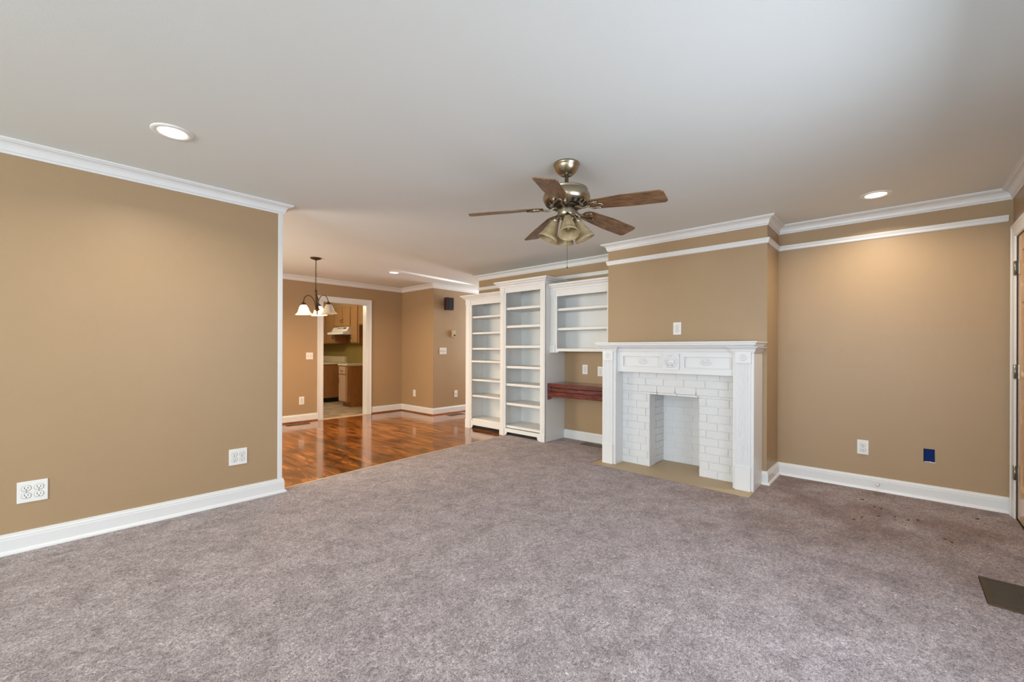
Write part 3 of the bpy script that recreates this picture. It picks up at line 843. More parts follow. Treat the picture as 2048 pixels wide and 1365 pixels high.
# pilasters
def pilaster(y0, y1, p0, p1):
    pb = MB(); pb.box(4.115, XF, y0, y1, -.004, 1.205)
    po = put('pilaster', pb, M['white'], FP, 0.002)
    nf = 7; wd = p1 - p0; mg = .009; fw = (wd - 2 * mg) / nf
    pts = [(4.116, p0), (4.100, p0)]
    for i in range(nf):
        c_ = p0 + mg + fw * (i + .5); r_ = fw * .40
        for k in range(7):
            a = math.pi * k / 6
            pts.append((4.100 + r_ * math.sin(a) * .9, c_ - r_ * math.cos(a)))
    pts += [(4.100, p1), (4.116, p1)]
    put('fluted_panel', MB().prism(pts, .20, 1.10, 'Z'), M['white'], po)
    put('plinth_block', MB().box(4.094, 4.118, p0 - .003, p1 + .003, -.004, .185).box(4.090, 4.118, p0 - .006, p1 + .006, .185, .198).box(4.096, 4.118, p0 - .003, p1 + .003, .198, .213), M['white'], po, 0.002)
    cb = MB().box(4.095, 4.118, p0 - .003, p1 + .003, 1.103, 1.205)
    c0 = Vector((4.095, (p0 + p1) / 2, 1.154))
    rot = Matrix.Rotation(R(-90), 3, 'Y')
    cb.lathe([(0.0, .006), (.006, .006), (.010, .003), (.012, .001), (.022, .001), (.025, .004), (.028, .0045), (.031, .001), (.033, -.002)], c0, 28, rot)
    for k in range(8):
        a = 2 * math.pi * k / 8
        cb.ell((c0.x - .001, c0.y + .016 * math.cos(a), c0.z + .016 * math.sin(a)), (.003, .005, .005), 10, 6)
    put('corner_block', cb, M['white'], po, 0.0015)
pilaster(2.240, 2.400, 2.268, 2.384)
pilaster(.925, 1.090, .948, 1.066)
# frieze board with sunken panels
fz = MB().box(4.175, XF, 1.085, 2.245, .985, 1.21)
for a, b_, c_, d_ in ((1.085, 2.245, .985, 1.045), (1.085, 2.245, 1.153, 1.21), (1.085, 1.118, 1.045, 1.153), (2.178, 2.245, 1.045, 1.153), (1.535, 1.780, 1.045, 1.153)):
    fz.box(4.160, 4.178, a, b_, c_, d_)
put('frieze', fz, M['white'], FP, 0.0015)
def ring_mould(y0, y1, z0, z1, x=4.160, t=.010, h=.006):
    mb = MB()
    mb.box(x - h, x + .004, y0 - t / 2, y1 + t / 2, z0 - t / 2, z0 + t / 2).box(x - h, x + .004, y0 - t / 2, y1 + t / 2, z1 - t / 2, z1 + t / 2)
    mb.box(x - h, x + .004, y0 - t / 2, y0 + t / 2, z0, z1).box(x - h, x + .004, y1 - t / 2, y1 + t / 2, z0, z1)
    return mb
for a, b_ in ((1.118, 1.535), (1.780, 2.178)):
    put('panel_moulding', ring_mould(a, b_, 1.045, 1.153), M['white'], FP, 0.003)
for yc in (1.338, 1.957):
    ov = MB(); c0 = (4.1755, yc, 1.102)
    ov.ell(c0, (.004, .058, .034), 28, 10)
    for k in range(14):
        a = 2 * math.pi * k / 14
        ov.ell((4.172, yc + .042 * math.cos(a), 1.102 + .022 * math.sin(a)), (.005, .010, .007), 10, 6)
    for k in (-1, 0, 1):
        ov.ell((4.170, yc + k * .017, 1.102), (.006, .0075, .010), 12, 8)
    put('oval_rosette', ov, M['white'], FP)
# lion medallion
ln = MB(); yc, zc, xf = 1.660, 1.102, 4.142
ln.box(xf, 4.165, yc - .084, yc + .084, zc - .078, zc + .078)
for a, b_, c_, d_ in ((-.084, .084, .066, .078), (-.084, .084, -.078, -.068), (-.084, -.074, -.07, .07), (.074, .084, -.07, .07)):
    ln.box(xf - .006, xf + .002, yc + a, yc + b_, zc + c_, zc + d_)
E_ = lambda dy, dz, ry, rz, rx=.012, dx=0: ln.ell((xf - dx, yc + dy, zc + dz), (rx, ry, rz), 16, 10)
E_(0, .005, .040, .048, .018); E_(0, -.018, .022, .020, .020, .010); E_(0, .004, .010, .030, .012, .014); E_(0, -.010, .013, .007, .010, .024)
E_(-.016, .020, .013, .008, .010, .012); E_(.016, .020, .013, .008, .010, .012); E_(0, -.046, .020, .014, .014, .006); E_(-.010, -.022, .012, .010, .012, .016); E_(.010, -.022, .012, .010, .012, .016)
E_(-.034, .036, .011, .013, .012, .004); E_(.034, .036, .011, .013, .012, .004)
for k in range(13):
    a = R(-50 + k * 280 / 12)
    E_(.056 * math.cos(a), .056 * math.sin(a), .012, .014, .010, .001)
for k in range(9):
    a = R(-40 + k * 260 / 8)
    E_(.044 * math.cos(a), .046 * math.sin(a), .010, .012, .012, .004)
put('lion_medallion', ln, M['white'], FP, 0.001)
# shelf + bed mouldings that break forward over the pilasters
shp = [(0.0, 1.248), (.010, 1.248), (.014, 1.256), (.026, 1.262), (.030, 1.270), (.030, 1.278), (.037, 1.280), (.040, 1.284), (.040, 1.295), (0.0, 1.295)]
mb = MB().box(4.065, XF, .926, 2.410, 1.248, 1.295)
mb.sweep([(XF, 2.410), (4.070, 2.410), (4.070, .926), (XF, .926)], shp)
put('mantel_shelf', mb, M['white'], FP)
bed = [(0.0, 1.195), (.006, 1.195), (.008, 1.204), (.012, 1.208)] + [(.012 + .024 * (1 - math.cos(i / 5 * math.pi / 2)), 1.208 + .032 * math.sin(i / 5 * math.pi / 2)) for i in range(1, 6)] + [(.038, 1.249), (0, 1.249)]
mb = MB().sweep([(XF, 2.400), (4.110, 2.400), (4.110, 2.236), (4.158, 2.236), (4.158, 1.094), (4.110, 1.094), (4.110, .925), (XF, .925)], bed)
put('bed_moulding', mb, M['white'], FP)

# ------------------------------------------------------------------ bookcases
def book_crown(zb, zt, p=.066):
    h = zt - zb
    pts = [(-.001, zb), (.004, zb), (.006, zb + .10 * h), (.012, zb + .14 * h)]
    for i in range(1, 6):
        a = i / 5 * math.pi / 2
        pts.append((.012 + (p * .42) * (1 - math.cos(a)), zb + .14 * h + .34 * h * math.sin(a)))
    pts += [(p * .62, zb + .52 * h), (p * .62, zb + .60 * h), (p * .78, zb + .68 * h), (p * .86, zb + .74 * h), (p, zb + .76 * h), (p, zt), (-.001, zt)]
    return pts
WS = M['shelfwhite']
def pil_strip(parent, xf, y0, y1, z0, z1, zb_top, cap_z, x_in):
    """narrow face pilaster with base block and cap line"""
    pb = MB().box(xf, x_in, y0, y1, z0, z1)
    po = put('pilaster', pb, WS, parent, 0.0015)
    n = 2; w_ = (y1 - y0)
    put('panel_strip', MB().box(xf - .004, xf + .001, y0 + w_ * .22, y1 - w_ * .22, zb_top + .01, cap_z - .012), WS, po, 0.0015)
    put('base_block', MB().box(xf - .008, xf + .001, y0 - .004, y1 + .004, z0, zb_top), WS, po, 0.002)
    put('cap_block', MB().box(xf - .006, xf + .001, y0 - .002, y1 + .002, cap_z, z1), WS, po, 0.0015)
def apron_pts(y0, y1, z0, z1, drop=.055, step=.05):
    # arched apron: profile in (y,z)
    pts = [(y0, z0), (y0 + .012, z0)]
    for i in range(6):
        a = i / 5 * math.pi / 2
        pts.append((y0 + .012 + step * math.sin(a) * .8, z0 + drop * (1 - math.cos(a))))
    for i in range(6):
        a = (5 - i) / 5 * math.pi / 2
        pts.append((y1 - .012 - step * math.sin(a) * .8, z0 + drop * (1 - math.cos(a))))
    pts += [(y1 - .012, z0), (y1, z0), (y1, z1), (y0, z1)]
    return pts

# left, lower bookcase
B1 = thing('bookcase', 'white built-in bookcase, lower left one, standing on the hardwood floor', 'bookcase', (4.69, 4.66, WZ), group='white built-in units')
x1, ya, yb_ = 4.50, 4.256, 5.070
put('side_panel', MB().box(x1 + .015, XB - .002, yb_ - .022, yb_, WZ, 2.0), WS, B1)
put('side_panel', MB().box(x1 + .015, XB - .002, ya, ya + .022, WZ, 2.0), WS, B1)
put('back_panel', MB().box(XB - .016, XB - .004, ya + .022, yb_ - .022, .05, 2.0), WS, B1)
put('top_panel', MB().box(x1 + .015, XB - .002, ya, yb_, 1.99, 2.012), WS, B1)
pil_strip(B1, x1, yb_ - .105, yb_, WZ, 1.99, .118, 1.915, x1 + .02)
put('face_stile', MB().box(x1 + .006, x1 + .024, yb_ - .128, yb_ - .105, .12, 1.915).box(x1 + .006, x1 + .024, ya, ya + .05, WZ, 1.93), WS, B1, 0.001)
put('top_rail', MB().box(x1 + .004, x1 + .022, ya, yb_ - .105, 1.905, 1.99), WS, B1, 0.001)
put('crown_moulding', MB().sweep([(XB - .002, yb_), (x1, yb_), (x1, ya - .001)], book_crown(1.983, 2.058)), WS, B1)
put('toe_shade_board', MB().box(x1 + .05, x1 + .065, ya + .02, yb_ - .02, WZ, .11), M['dark'], B1)  # black board put in as the shade under the apron
put('apron', MB().prism(apron_pts(ya, yb_ - .105, WZ, .118), x1 + .004, x1 + .022, 'X'), WS, B1, 0.001)
for zt in (1.730, 1.480, 1.240, 1.045, 0.755, 0.508, 0.142):
    full = abs(zt - 1.045) < .01
    put('shelf', MB().box(x1 + (.008 if full else .028), XB - .016, ya + .022, yb_ - (.128 if full else .022), zt - .027, zt), WS, B1, 0.0015)

# tall middle bookcase
B2 = thing('bookcase', 'tall middle white bookcase, deepest and tallest of the built-in units', 'bookcase', (4.66, 3.85, 0), group='white built-in units')
x2, ya2, yb2 = 4.430, 3.440, 4.252
put('side_panel', MB().box(x2 + .015, XB - .002, yb2 - .022, yb2 - .0, -.004, 2.10), WS, B2)
put('side_panel', MB().box(x2 + .012, XB - .002, ya2, ya2 + .022, -.004, 2.10), WS, B2)
put('back_panel', MB().box(XB - .016, XB - .004, ya2 + .022, yb2 - .022, .03, 2.10), WS, B2)
put('top_panel', MB().box(x2 + .015, XB - .002, ya2, yb2, 2.088, 2.11), WS, B2)
pil_strip(B2, x2, yb2 - .078, yb2, -.008, 2.095, .098, 2.018, x2 + .02)
pil_strip(B2, x2, ya2, ya2 + .080, -.002, 2.095, .098, 2.018, x2 + .02)
put('face_stile', MB().box(x2 + .006, x2 + .024, yb2 - .103, yb2 - .078, .10, 2.018), WS, B2, 0.001)
put('top_rail', MB().box(x2 + .004, x2 + .022, ya2 + .08, yb2 - .078, 2.018, 2.095), WS, B2, 0.001)
put('crown_moulding', MB().sweep([(XB - .002, yb2), (x2, yb2), (x2, ya2), (XB - .002, ya2)], book_crown(2.085, 2.176)), WS, B2)
put('toe_shade_board', MB().box(x2 + .05, x2 + .065, ya2 + .02, yb2 - .02, -.004, .10), M['dark'], B2)  # shade below the apron, made with a black board
put('apron', MB().prism(apron_pts(ya2 + .08, yb2 - .078, -.002, .10, .05), x2 + .004, x2 + .022, 'X'), WS, B2, 0.001)
for zt in (1.812, 1.557, 1.272, 0.985, 0.735, 0.462, 0.140):
    full = abs(zt - 1.272) < .01
    put('shelf', MB().box(x2 + (.008 if full else .028), XB - .016, ya2 + .022, yb2 - (.103 if full else .022), zt - .034, zt), WS, B2, 0.0015)

# wall hung shelf unit over the desk
B3 = thing('wall_shelf_unit', 'white wall-hung shelf unit over the desk niche between tall bookcase and chimney', 'shelf unit', (4.71, 2.97, 1.18), group='white built-in units')
x3, ya3, yb3 = 4.550, YC1 + .003, 3.437
put('side_panel', MB().box(x3 + .015, XB - .002, yb3 - .02, yb3, 1.20, 2.02), WS, B3)
put('side_panel', MB().box(x3 + .015, XB - .002, ya3, ya3 + .02, 1.20, 2.02), WS, B3)
put('back_panel', MB().box(XB - .016, XB - .004, ya3 + .02, yb3 - .02, 1.20, 2.02), WS, B3)
put('bottom_panel', MB().box(x3 + .02, XB - .016, ya3 + .02, yb3 - .02, 1.205, 1.228), WS, B3)
put('top_panel', MB().box(x3 + .015, XB - .002, ya3, yb3, 2.0, 2.02), WS, B3)
pil_strip(B3, x3, yb3 - .070, yb3, 1.178, 2.0, 1.275, 1.925, x3 + .02)
put('face_stile', MB().box(x3 + .006, x3 + .024, yb3 - .098, yb3 - .070, 1.20, 1.92).box(x3 + .006, x3 + .024, ya3, ya3 + .09, 1.20, 1.92), WS, B3, 0.001)
put('top_rail', MB().box(x3 + .004, x3 + .022, ya3, yb3 - .070, 1.918, 2.0), WS, B3, 0.001)
put('bottom_rail', MB().prism([(ya3, 1.195), (yb3 - .13, 1.195), (yb3 - .115, 1.180), (yb3 - .07, 1.180), (yb3 - .07, 1.232), (ya3, 1.232)], x3 + .004, x3 + .022, 'X'), WS, B3, 0.001)
put('crown_moulding', MB().sweep([(x3, yb3 - .001), (x3, ya3)], book_crown(1.995, 2.082, .058)), WS, B3)
for zt in (1.760, 1.503):
    put('shelf', MB().box(x3 + .028, XB - .016, ya3 + .02, yb3 - .02, zt - .032, zt), WS, B3, 0.0015)

# mahogany floating desk
DK = thing('desk', 'red-brown mahogany floating desk with one wide drawer in the niche beside the fireplace', 'desk', (4.68, 2.97, .56))
xd, yd0, yd1 = 4.485, YC1 + .003, 3.437
put('desk_top', MB().box(xd, XB - .003, yd0, yd1, .748, .775), M['mahogany'], DK, 0.003)
ap = [(yd0, .600), (yd1 - .075, .600), (yd1 - .062, .592), (yd1 - .052, .575), (yd1 - .035, .562), (yd1, .558), (yd1, .662), (yd0, .662)]
put('apron', MB().prism(ap, xd + .002, xd + .022, 'X').box(xd + .002, xd + .022, yd0, yd1, .722, .748).box(xd + .002, xd + .022, yd1 - .045, yd1, .66, .73), M['mahogany'], DK, 0.001)
put('side_rail', MB().box(xd + .02, XB - .003, yd1 - .02, yd1, .60, .748), M['mahogany'], DK)
put('side_rail', MB().box(xd + .02, XB - .003, yd0, yd0 + .02, .60, .748), M['mahogany'], DK)
put('drawer_cavity', MB().box(xd + .024, xd + .03, yd0 + .02, yd1 - .02, .61, .748), M['dark'], DK)
dw = put('drawer_front', MB().box(xd + .003, xd + .02, yd0 + .02, yd1 - .056, .668, .711), M['mahogany'], DK, 0.001)
put('latch', MB().ell((xd + .006, yd1 - .050, .69), (.005, .004, .006), 10, 6), M['nickel'], dw)

# ------------------------------------------------------------------ ceiling fan
FX, FY = 2.309, 1.618
FAN = thing('ceiling_fan', 'antique brass ceiling fan with five walnut blades and four amber bell shades', 'ceiling fan', (FX, FY, CE))
cz = lambda prof: [(r_, z_) for r_, z_ in prof]
put('canopy', MB().lathe([(0.0, CE - .001), (.083, CE - .001), (.086, CE - .008), (.086, CE - .014), (.081, CE - .018), (.079, CE - .026), (.072, CE - .043), (.060, CE - .060), (.044, CE - .073), (.036, CE - .077), (.034, CE - .074), (0, CE - .073)], (FX, FY, 0), 48), M['brass'], FAN)
put('downrod', MB().lathe([(.013, CE - .074), (.013, 2.285), (.026, 2.283), (.030, 2.276), (.030, 2.268), (.045, 2.262)], (FX, FY, 0), 24), M['brass'], FAN)
hs = put('motor_housing', MB().lathe([(0, 2.268), (.045, 2.268), (.125, 2.266), (.136, 2.262), (.138, 2.256), (.133, 2.250), (.136, 2.244), (.148, 2.232), (.154, 2.214), (.153, 2.197), (.146, 2.182), (.144, 2.178), (.132, 2.168), (.118, 2.160), (0.09, 2.158), (0, 2.158)], (FX, FY, 0), 56), M['brass'], FAN)
vt = MB()
for k in range(20):
    a = 2 * math.pi * k / 20
    ca, sa = math.cos(a), math.sin(a)
    p = [Vector((FX + ca * r_, FY + sa * r_, z_)) for r_, z_ in ((.136, 2.1690), (.112, 2.1565))]
    s = Vector((-sa, ca, 0)) * .008
    vt.add([p[0] - s, p[0] + s, p[1] + s, p[1] - s, p[0] - s - Vector((0, 0, .003)), p[0] + s - Vector((0, 0, .003)), p[1] + s - Vector((0, 0, .003)), p[1] - s - Vector((0, 0, .003))],
           [(0, 1, 2, 3), (4, 7, 6, 5), (0, 4, 5, 1), (1, 5, 6, 2), (2, 6, 7, 3), (3, 7, 4, 0)])
put('vent_slots', vt, M['dark'], hs)
put('flywheel', MB().lathe([(0, 2.160), (.085, 2.160), (.088, 2.155), (.088, 2.146), (.080, 2.142), (0, 2.142)], (FX, FY, 0), 40), M['brass_dark'], FAN)
put('switch_housing', MB().lathe([(0, 2.146), (.050, 2.146), (.056, 2.142), (.059, 2.136), (.059, 2.098), (.056, 2.090), (.045, 2.084), (.03, 2.078), (.028, 2.060), (.020, 2.050), (.010, 2.046), (0, 2.045)], (FX, FY, 0), 40), M['brass'], FAN)
BW = [132.6, 204.6, 276.6, 348.6, 60.6]
droop = R(5.0); pitch = R(12)
blade_me = None
for a in BW:
    a_ = R(a)
    # local frame: x radial outward, y tangent, z up
    Mx = Matrix.Translation((FX, FY, 2.150)) @ Matrix.Rotation(a_, 4, 'Z') @ Matrix.Rotation(droop, 4, 'Y') @ Matrix.Rotation(-pitch, 4, 'X')
    r0, r1 = .155, .640
    outl = []
    def hw(x):
        t_ = (x - r0) / (r1 - r0)
        w_ = .050 + .019 * min(1, t_ * 2.0)
        if t_ < .10: w_ *= math.sqrt(max(0, 1 - ((.10 - t_) / .10) ** 2)) * .5 + .5
        return w_
    nx = 26
    for i in range(nx + 1):
        x = r0 + (r1 - .02 - r0) * i / nx
        outl.append((x, hw(x)))
    tip = []
    wt = hw(r1 - .02)
    for i in range(1, 9):
        t_ = i / 9
        tip.append((r1 - .02 + .024 * math.sin(math.pi * t_ * .9 + .05), wt * (1 - 2 * t_) ))
    pts = outl + [(r1 - .012, wt * .93)] + [(r1 - .004 + .004 * math.cos(s_ * 1.2), wt * s_) for s_ in (.75, .5, .25, 0, -.25, -.5, -.75)] + [(r1 - .012, -wt * .93)] + [(x, -y) for x, y in outl[::-1]]
    b_ = MB().prism(pts, -.003, .003, 'Z')
    me_org = b_.v
    # build local mesh (object coordinates keep the grain along each blade)
    me = bpy.data.meshes.new('blade'); me.from_pydata(b_.v, [], b_.f); me.update()
    bm = bmesh.new(); bm.from_mesh(me); bmesh.ops.recalc_face_normals(bm, faces=bm.faces); bm.to_mesh(me); bm.free()
    me.materials.append(M['blade'])
    bo = bpy.data.objects.new('blade', me); COL.objects.link(bo)
    bo.parent = FAN
    bo.matrix_local = Matrix.Translation((-FX, -FY, -CE)) @ Mx
    bv = bo.modifiers.new('bevel', 'BEVEL'); bv.width = .0015; bv.segments = 2
    # blade iron
    ir = MB()
    T = lambda x, y, z: tuple(Mx @ Vector((x, y, z)))
    hub = Matrix.Translation((FX, FY, 2.150)) @ Matrix.Rotation(a_, 4, 'Z')
    H = lambda x, y, z: tuple(hub @ Vector((x, y, z)))
    ir.tube([H(.060, 0, -.004), H(.078, 0, -.004), H(.092, 0, -.012), H(.106, 0, -.022), H(.125, 0, -.026), T(.150, 0, -.010), T(.170, 0, -.008)], [.011, .010, .008, .007, .007, .007, .006], 8)
    for s in (-1, 1):
        ir.tube([T(.148, 0, -.009), T(.178, s * .034, -.0075), T(.262, s * .004, -.0075)], .0042, 6)
        ir.tube([T(.174, s * .036, -.0070), T(.232, s * .036, -.0070)], .0062, 6)
    for q in ((.185, .036), (.185, -.036), (.250, 0)):
        c0 = T(q[0], q[1], -.010); ir.ell(c0, (.006, .006, .004), 10, 6)
    put('blade_iron', ir, M['brass'], FAN)
# light kit
for k, az in enumerate((222, 132, 312, 42)):
    a_ = R(az); tilt = R(24)
    base = Vector((FX + .064 * math.cos(a_), FY + .064 * math.sin(a_), 2.074))
    rot = (Matrix.Rotation(a_, 3, 'Z') @ Matrix.Rotation(-tilt, 3, 'Y'))
    fit = MB().lathe([(.006, .030), (.010, .020), (.018, .012), (.022, .0), (.026, -.012), (.027, -.026), (.022, -.028), (0, -.028)], base, 24, rot)
    fo = put('lamp_fitter', fit, M['brass'], FAN)
    sh = MB().lathe([(.024, -.022), (.028, -.026), (.034, -.050), (.043, -.080), (.050, -.104), (.052, -.112), (.055, -.116), (.063, -.132), (.067, -.146), (.064, -.147), (.060, -.134), (.052, -.119), (.047, -.106), (.040, -.082), (.031, -.052), (.024, -.028)], base, 36, rot)
    put('lamp_shade', sh, M['amber'], FAN)
    bl = MB().ell(base + rot @ Vector((0, 0, -.075)), (.017, .017, .034), 16, 10, rot)
    put('bulb', bl, M['creamglass'], FAN)
    put('lamp_arm', MB().tube([(FX + .02 * math.cos(a_), FY + .02 * math.sin(a_), 2.066), (FX + .042 * math.cos(a_), FY + .042 * math.sin(a_), 2.078), tuple(base + rot @ Vector((0, 0, .026)))], .007, 8), M['brass'], FAN)
ch = MB().tube([(FX + .004, FY - .004, 2.048), (FX + .004, FY - .004, 1.76)], .0011, 6)
ch.ell((FX + .004, FY - .004, 1.755), (.0035, .0035, .008), 10, 8)
put('pull_chain', ch, M['brass_dark'], FAN)

# ------------------------------------------------------------------ recessed lights
def downlight(label, x, y, r=.097, energy=14):
    t = thing('recessed_light', label, 'ceiling light', (x, y, CE), group='round recessed ceiling lights')
    put('trim_ring', MB().lathe([(r, CE), (r, CE - .004), (r * .97, CE - .007), (r * .80, CE - .009), (r * .70, CE - .006), (r * .66, CE - .002), (r * .66, CE - .0005)], (x, y, 0), 48), M['baffle'], t)
    put('lens', MB().lathe([(0, CE - .004), (r * .45, CE - .0035), (r * .665, CE - .0015)], (x, y, 0), 40), M['lens'], t)
    l = light('AREA', 'lamp_glow', (0, 0, -.014), (0, 0, 0), energy, (1.0, 0.87, 0.70), parent=t, shape='DISK', size=.12, spread=R(150))
    return t
downlight('lit recessed ceiling light nearest the left wall, largest in the photo', .492, 3.034, energy=12)
downlight('lit recessed ceiling light above the right wall, beyond the fan', 4.366, .140, energy=12)
downlight('small lit recessed light in the dining ceiling, right of the chandelier', 3.757, 5.944, energy=14)

# ------------------------------------------------------------------ chandelier
CX, CY = 2.465, 5.787
CH = thing('chandelier', 'dark bronze chandelier with three bell glass shades hanging in the dining area', 'chandelier', (CX, CY, CE))
put('canopy', MB().lathe([(0, CE - .001), (.070, CE - .001), (.069, CE - .008), (.055, CE - .018), (.030, CE - .026), (.010, CE - .030), (.006, CE - .042), (0, CE - .043)], (CX, CY, 0), 36), M['bronze'], CH)
cn = MB(); z = CE - .040; i = 0
while z > 2.055:
    pts = []
    for s in range(12):
        a = 2 * math.pi * s / 12
        u_ = .0085 * math.cos(a); v_ = .017 * math.sin(a)
        pts.append((CX + (u_ if i % 2 else 0), CY + (0 if i % 2 else u_), z - .014 + v_))
    cn.tube(pts, .0024, 5, closed=True); z -= .0275; i += 1
put('chain', cn, M['bronze'], CH)
put('supply_wire', MB().tube([(CX + .003 * math.sin(s * .9), CY + .003 * math.cos(s * .9), CE - .03 - s * .025) for s in range(16)], .0018, 5), M['bronze'], CH)
tl = Matrix.Translation((CX, CY, 2.035)) @ Matrix.Rotation(R(66.9), 4, 'Z') @ Matrix.Rotation(R(-3.2), 4, 'X') @ Matrix.Rotation(R(-66.9), 4, 'Z')
r3 = tl.to_3x3(); oc = tl.translation
TL = lambda x, y, z: oc + r3 @ Vector((x, y, z))
put('column', MB().lathe([(0, .012), (.004, .010), (.006, 0), (.006, -.030), (.012, -.034), (.017, -.045), (.017, -.058), (.012, -.066), (.015, -.08), (.0155, -.20), (.013, -.262), (.018, -.268), (.030, -.280), (.033, -.292), (.024, -.304), (.010, -.312), (.006, -.330), (.011, -.340), (.006, -.352), (.003, -.368), (0, -.372)], oc, 24, r3), M['bronze'], CH)
for az, lit in ((178.7, True), (58.7, True), (303, False)):
    a_ = R(az); ca, sa = math.cos(a_), math.sin(a_)
    pts = []
    for s in range(15):
        t_ = s / 14
        ang = math.pi * (1.0 - t_)
        rad = .018 + (.172 - .018) * (1 - math.cos(math.pi * t_)) / 2
        zz_ = -.275 + .035 * t_ + .150 * math.sin(math.pi * t_) ** .8 if 0 < t_ < 1 else (-.275 if t_ == 0 else -.215)
        pts.append(tuple(TL(rad * ca, rad * sa, zz_)))
    put('arm', MB().tube(pts, .0055, 8), M['bronze'], CH)
    b0 = TL(.172 * ca, .172 * sa, -.205)
    put('socket_cap', MB().lathe([(.004, .012), (.010, .008), (.014, 0), (.030, -.010), (.034, -.018), (.033, -.030), (0.0, -.030)], b0, 24, r3), M['bronze'], CH)
    sh = MB().lathe([(.030, -.026), (.036, -.034), (.050, -.055), (.060, -.082), (.068, -.110), (.080, -.132), (.096, -.146), (.105, -.152), (.103, -.156), (.093, -.151), (.077, -.137), (.064, -.112), (.056, -.083), (.046, -.057), (.032, -.037)], b0, 36, r3)
    put('glass_shade', sh, M['litglass'] if lit else M['creamglass'], CH)
    put('bulb', MB().ell(b0 + r3 @ Vector((0, 0, -.085)), (.026, .026, .034), 16, 10), M['bulb'] if lit else M['creamglass'], CH)
    if lit:
        p = b0 + r3 @ Vector((0, 0, -.135)) - Vector((CX, CY, CE))
        light('POINT', 'lamp_glow', p, (0, 0, 0), 44, (1.0, 0.62, 0.28), parent=CH, shadow_soft_size=.05)

# ------------------------------------------------------------------ kitchen seen through the doorway
def handle(parent, x, y, z, l=.085, vertical=True):
    n = 9; pts = []
    for i in range(n):
        t_ = i / (n - 1); off = .026 * math.sin(math.pi * t_)
        pts.append((x - off, y, z + l * (t_ - .5)) if vertical else (x - off, y + l * (t_ - .5), z))
    put('handle', MB().tube(pts, [.006, .005, .0045, .0055, .006, .0055, .0045, .005, .006], 8), M['bronze'], parent)
def door_panel_x(parent, xf, y0, y1, z0, z1, mat, hy=None, hz=None, vertical=True, name='cabinet_door'):
    mb = MB().box(xf - .018, xf, y0, y1, z0, z1)
    d_ = put(name, mb, mat, parent, 0.003)
    if hy is not None: handle(d_, xf - .018, hy, hz, vertical=vertical)
    return d_
XU = 4.56
KB = thing('base_cabinet', 'narrow kitchen base cabinet with pinkish door and drawer beside the empty stove gap', 'cabinet', (4.59, 8.74, WZ))
put('cabinet_body', MB().prism([(4.39, WZ), (XK - .003, WZ), (XK - .003, .86), (4.312, .86), (4.312, .095), (4.39, .095)], 8.555, 8.92, 'Y'), M['cabinet_side'], KB)
put('face_frame', MB().box(4.300, 4.314, 8.555, 8.92, .095, .86), M['cabinet'], KB, .001)
door_panel_x(KB, 4.302, 8.620, 8.905, .115, .665, M['pinkdoor'], 8.875, .545)
door_panel_x(KB, 4.302, 8.620, 8.905, .685, .845, M['pinkdoor'], 8.762, .755, False, name='drawer_front')
tag(put('countertop', MB().box(4.275, XK - .002, 8.535, 8.935, .862, .900), M['cream_top'], bevel=.006), 'cream laminate countertop on the narrow kitchen base cabinet', 'countertop')
KF = thing('base_cabinet', 'brown kitchen base cabinet on the far side of the empty stove gap', 'cabinet', (4.59, 10.2, WZ))
put('cabinet_body', MB().box(4.312, XK - .003, 9.68, 11.2, .095, .86), M['cabinet_side'], KF)
put('toe_kick_shade', MB().box(4.39, XK - .003, 9.74, 11.2, WZ, .094), M['dark'], KF)  # recessed base coloured black to give the shade of the toe gap
for y0 in (9.70, 10.2, 10.7):
    door_panel_x(KF, 4.311, y0, y0 + .46, .115, .84, M['cabinet'], y0 + .06, .7)
tag(put('countertop', MB().box(4.275, XK - .002, 9.665, 11.2, .862, .900), M['cream_top'], bevel=.006), 'cream countertop beyond the stove gap in the kitchen', 'countertop')
tag(put('backsplash_panel', MB().box(4.80, XK - .003, 9.70, 11.2, .903, 1.04), M['cream_top'], bevel=.004), 'long cream backsplash ledge standing on the far kitchen countertop', 'backsplash')
tag(put('stove_gap_rail', MB().box(4.80, XK - .002, 8.93, 9.66, .78, .80), M['cabinet'], bevel=.002), 'thin wooden rail across the wall of the empty stove gap', 'rail')
UC = [('light maple upper cabinet with one door right of the range hood', 8.555, 8.905, 1.345, 2.17, [(8.60, 8.895)], 8.86),
      ('short two-door upper cabinet above the white range hood', 8.915, 9.655, 1.715, 2.17, [(8.93, 9.275), (9.290, 9.64)], None),
      ('light maple upper cabinet left of the range hood', 9.665, 10.16, 1.345, 2.17, [(9.70, 10.09)], 9.75),
      ('light maple upper cabinet at the far left of the kitchen view', 10.17, 10.9, 1.345, 2.17, [(10.20, 10.54), (10.56, 10.88)], None)]
for lb, y0, y1, z0, z1, doors, hy in UC:
    t = thing('upper_cabinet', lb, 'cabinet', (4.72, (y0 + y1) / 2, z0), group='kitchen upper cabinets')
    put('cabinet_body', MB().box(XU + .014, XK - .002, y0, y1, z0, z1), M['cabinet_side'], t)
    put('face_frame', MB().box(XU, XU + .014, y0, y1, z0, z1), M['cabinet'], t, .001)
    for j, (a, b_) in enumerate(doors):
        if len(doors) == 2:
            hh = b_ - .035 if j == 0 else a + .035; hz = z0 + .13 if z0 > 1.5 else z0 + .12
        else: hh, hz = hy, z0 + .14
        door_panel_x(t, XU, a, b_, z0 + .02, z1 - .025, M['cabinet'], hh, hz)
t = thing('upper_cabinet', 'upper kitchen cabinet partly cut by the right door jamb', 'cabinet', (4.72, 8.2, 1.72), group='kitchen upper cabinets')
put('cabinet_body', MB().box(XU + .014, XK - .002, 7.60, 8.545, 1.73, 2.17), M['cabinet_side'], t)
put('face_frame', MB().box(XU, XU + .014, 7.60, 8.545, 1.73, 2.17), M['cabinet'], t, .001)
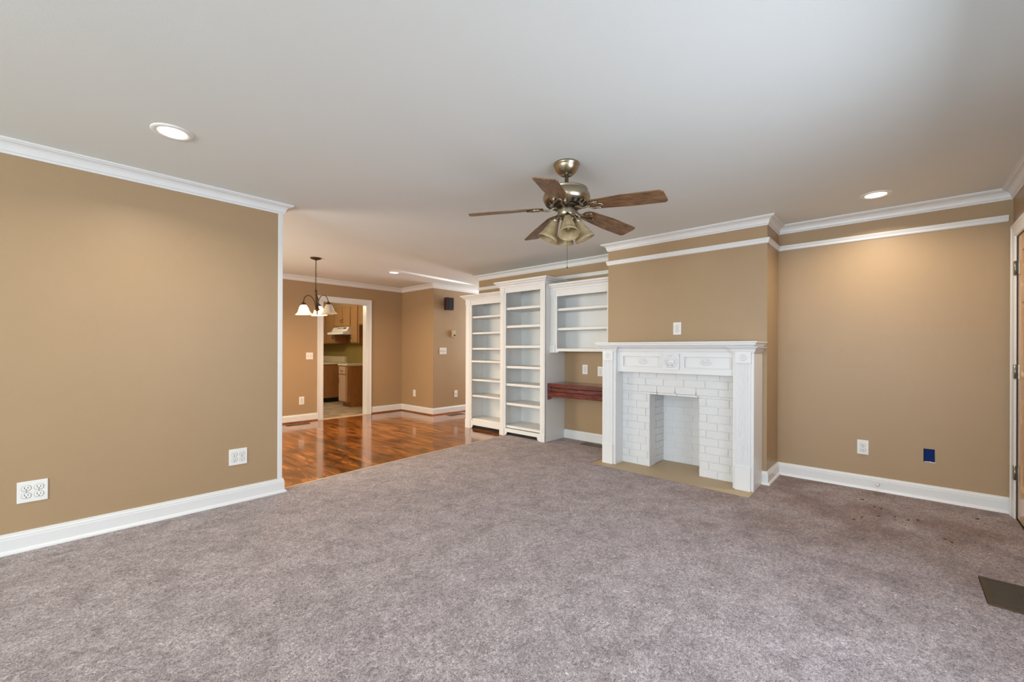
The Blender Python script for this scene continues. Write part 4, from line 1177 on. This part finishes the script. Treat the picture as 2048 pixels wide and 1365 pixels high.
door_panel_x(t, XU, 8.10, 8.52, 1.75, 2.145, M['cabinet'], 8.14, 1.80)
tag(put('wall_panel', MB().box(XK - .015, XK - .002, 7.60, 8.545, 1.345, 1.725), M['redpanel']), 'dark red-brown panel on the kitchen wall under the rightmost cabinet', 'wall panel')
# soffit above the cabinets
struct('wall_soffit', MB().box(XU + .05, XK - .001, YD + .13, YKN, 2.172, CE), M['wall'])
# hood
HD = thing('range_hood', 'white range hood under the short kitchen cabinet over the empty stove gap', 'range hood', (4.6, 9.28, 1.52))
hp = [(XK - .004, 1.535), (XK - .004, 1.705), (4.52, 1.705), (4.470, 1.610), (4.375, 1.585), (4.372, 1.540), (4.385, 1.535)]
put('hood_body', MB().prism(hp, 8.915, 9.655, 'Y'), M['hood'], HD, .004)
cpn = MB().box(4.485, 4.505, 9.18, 9.42, 1.655, 1.685)
put('vent_grille', MB().add([(4.500 - .002, 9.20, 1.664), (4.500 - .002, 9.44, 1.664), (4.513 - .002, 9.44, 1.690), (4.513 - .002, 9.20, 1.690), (4.510, 9.20, 1.660), (4.510, 9.44, 1.660), (4.523, 9.44, 1.686), (4.523, 9.20, 1.686)], [(0, 1, 2, 3), (4, 7, 6, 5), (0, 4, 5, 1), (1, 5, 6, 2), (2, 6, 7, 3), (3, 7, 4, 0)]), M['grey_ring'], HD)
put('control_panel', MB().add([(4.500 - .002, 9.01, 1.664), (4.500 - .002, 9.16, 1.664), (4.513 - .002, 9.16, 1.690), (4.513 - .002, 9.01, 1.690), (4.510, 9.01, 1.660), (4.510, 9.16, 1.660), (4.523, 9.16, 1.686), (4.523, 9.01, 1.686)], [(0, 1, 2, 3), (4, 7, 6, 5), (0, 4, 5, 1), (1, 5, 6, 2), (2, 6, 7, 3), (3, 7, 4, 0)]), M['dark'], HD)
put('filter', MB().box(4.42, XK - .03, 8.94, 9.63, 1.530, 1.538), M['nickel'], HD)
# kitchen ceiling lamp, out of view: warm flush dome
t = thing('ceiling_lamp', 'round frosted flush ceiling lamp in the kitchen, hidden above the doorway', 'ceiling light', (3.1, 8.9, CE))
put('dome', MB().lathe([(0, CE - .10), (.08, CE - .095), (.14, CE - .07), (.165, CE - .03), (.165, CE - .001)], (3.1, 8.9, 0), 32), M['litglass'], t)
light('POINT', 'lamp_glow', (0, 0, -.16), (0, 0, 0), 70, (1.0, 0.82, 0.56), parent=t, shadow_soft_size=.12)

for o in bpy.data.objects:
    for kx in ('_org', '_loc'):
        if kx in o: del o[kx]
